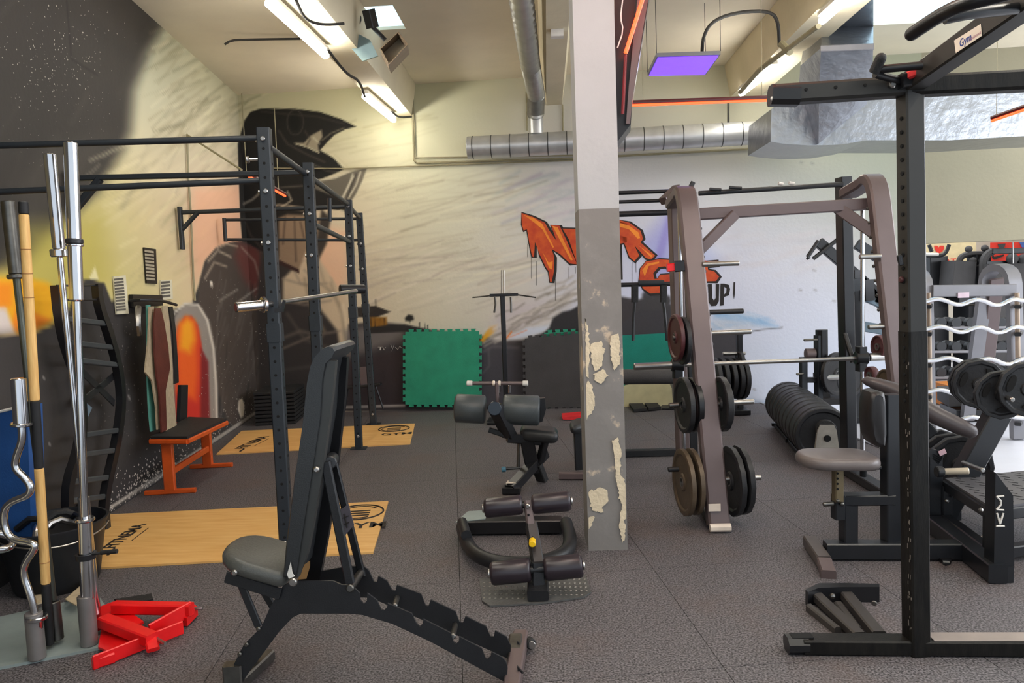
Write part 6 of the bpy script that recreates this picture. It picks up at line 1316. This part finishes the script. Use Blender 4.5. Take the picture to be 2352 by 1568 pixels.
s = S(); s.tube([at(2200,640,10), at(2202,600,10), at(2212,584,10), at(2262,583,10)], .04, 8, 2); part('top_frame', s, GMAT, t)
for x,y in ((2225,572),(2262,570),(2235,598)): s = S(); s.ball(at(x,y,9.9), .045, 12); part('roller_end', s, GMAT, t)
for x in (2215,2231): s = S(); s.tube([at(x,612,9.9), at(x,690,9.9)], .006, 5); part('cable', s, STL, t)
s = S(); p = at(2248,700,10.); s.beam(V(p.x,10,0), V(p.x,10,p.z), .5, .3); part('base', s, BLK2, t)
t = fm('black machine with a long curved top bar at the far right', 2310, 9.8, [('upper_bar',(2275,577),(2420,574),.12,.07,BLK2),('lower_bar',(2262,605),(2420,602),.1,.06,BLK2)])
s = S(); s.tube([at(2258,650,9.8), at(2258,600,9.8), at(2266,584,9.8), at(2280,577,9.8)], .05, 8, 2); part('curved_upright', s, GMAT, t)
s = S(); s.ball(at(2325,594,9.7), .07, 14); s.ball(at(2350,594,9.7), .06, 14); part('weights', s, GMAT, t); s = S(); p = at(2300,660,9.8); s.beam(V(p.x,9.8,0), V(p.x,9.8,at(2300,605,9.8).z), .5, .2); part('stack_column', s, GMAT, t)
s = S(); s.tube([at(2327,556,9.6), at(2327,605,9.6)], .008, 5); part('cable', s, STL, t)
# signs on the far wall
RS = mat('red_sign_print', (222,52,34), .6); BS = mat('blue_sign_print', (74,104,170), .6); YS_ = mat('yellow_band', (226,206,160), .7)
def far(x, y, o=0.): return at(x, y, 11.55-o+(2352-x)*.0013)
def fsign(P, m, label, cat='sign', extra=None):
    t = thing('wall_sign', label, cat, far(*P[0])); s = S(); s.prism([far(*p) for p in P], V(0,.02,0)); part('panel', s, m, t); return t
t = fsign([(2128,557),(2242,556),(2242,618),(2128,619)], YS_, 'pale sign with a red flame emblem and red letters seen reversed'); 
s = S(); s.prism([far(x,y,.03) for x,y in ((2146,564),(2153,564),(2156,569),(2160,564),(2168,564),(2169,570),(2164,578),(2158,581),(2152,579),(2148,573))], V(0,.01,0)); part('red_emblem', s, RS, t)
tx = flat_text('TARG', far(2196,604,.04), V(-1,0,0), Z, .10, .04, 1.35); part('red_letters', tx, RS, t)
t = fsign([(2276,557),(2392,555),(2392,600),(2276,601)], RS, 'bright red sign with a black tick mark at the far right'); s = S(); s.prism([far(x,y,.03) for x,y in ((2342,556),(2392,555),(2392,572),(2348,568))], V(0,.01,0)); part('blue_corner', s, BS, t)
s = S(); s.prism([far(x,y,.03) for x,y in ((2280,583),(2284,590),(2306,584),(2306,588),(2285,596),(2279,592))], V(0,.01,0)); part('black_tick', s, INK, t); s = S(); s.prism([far(x,y,.03) for x,y in ((2292,560),(2310,559),(2306,572),(2296,572))], V(0,.01,0)); part('grey_emblem', s, GMAT, t)
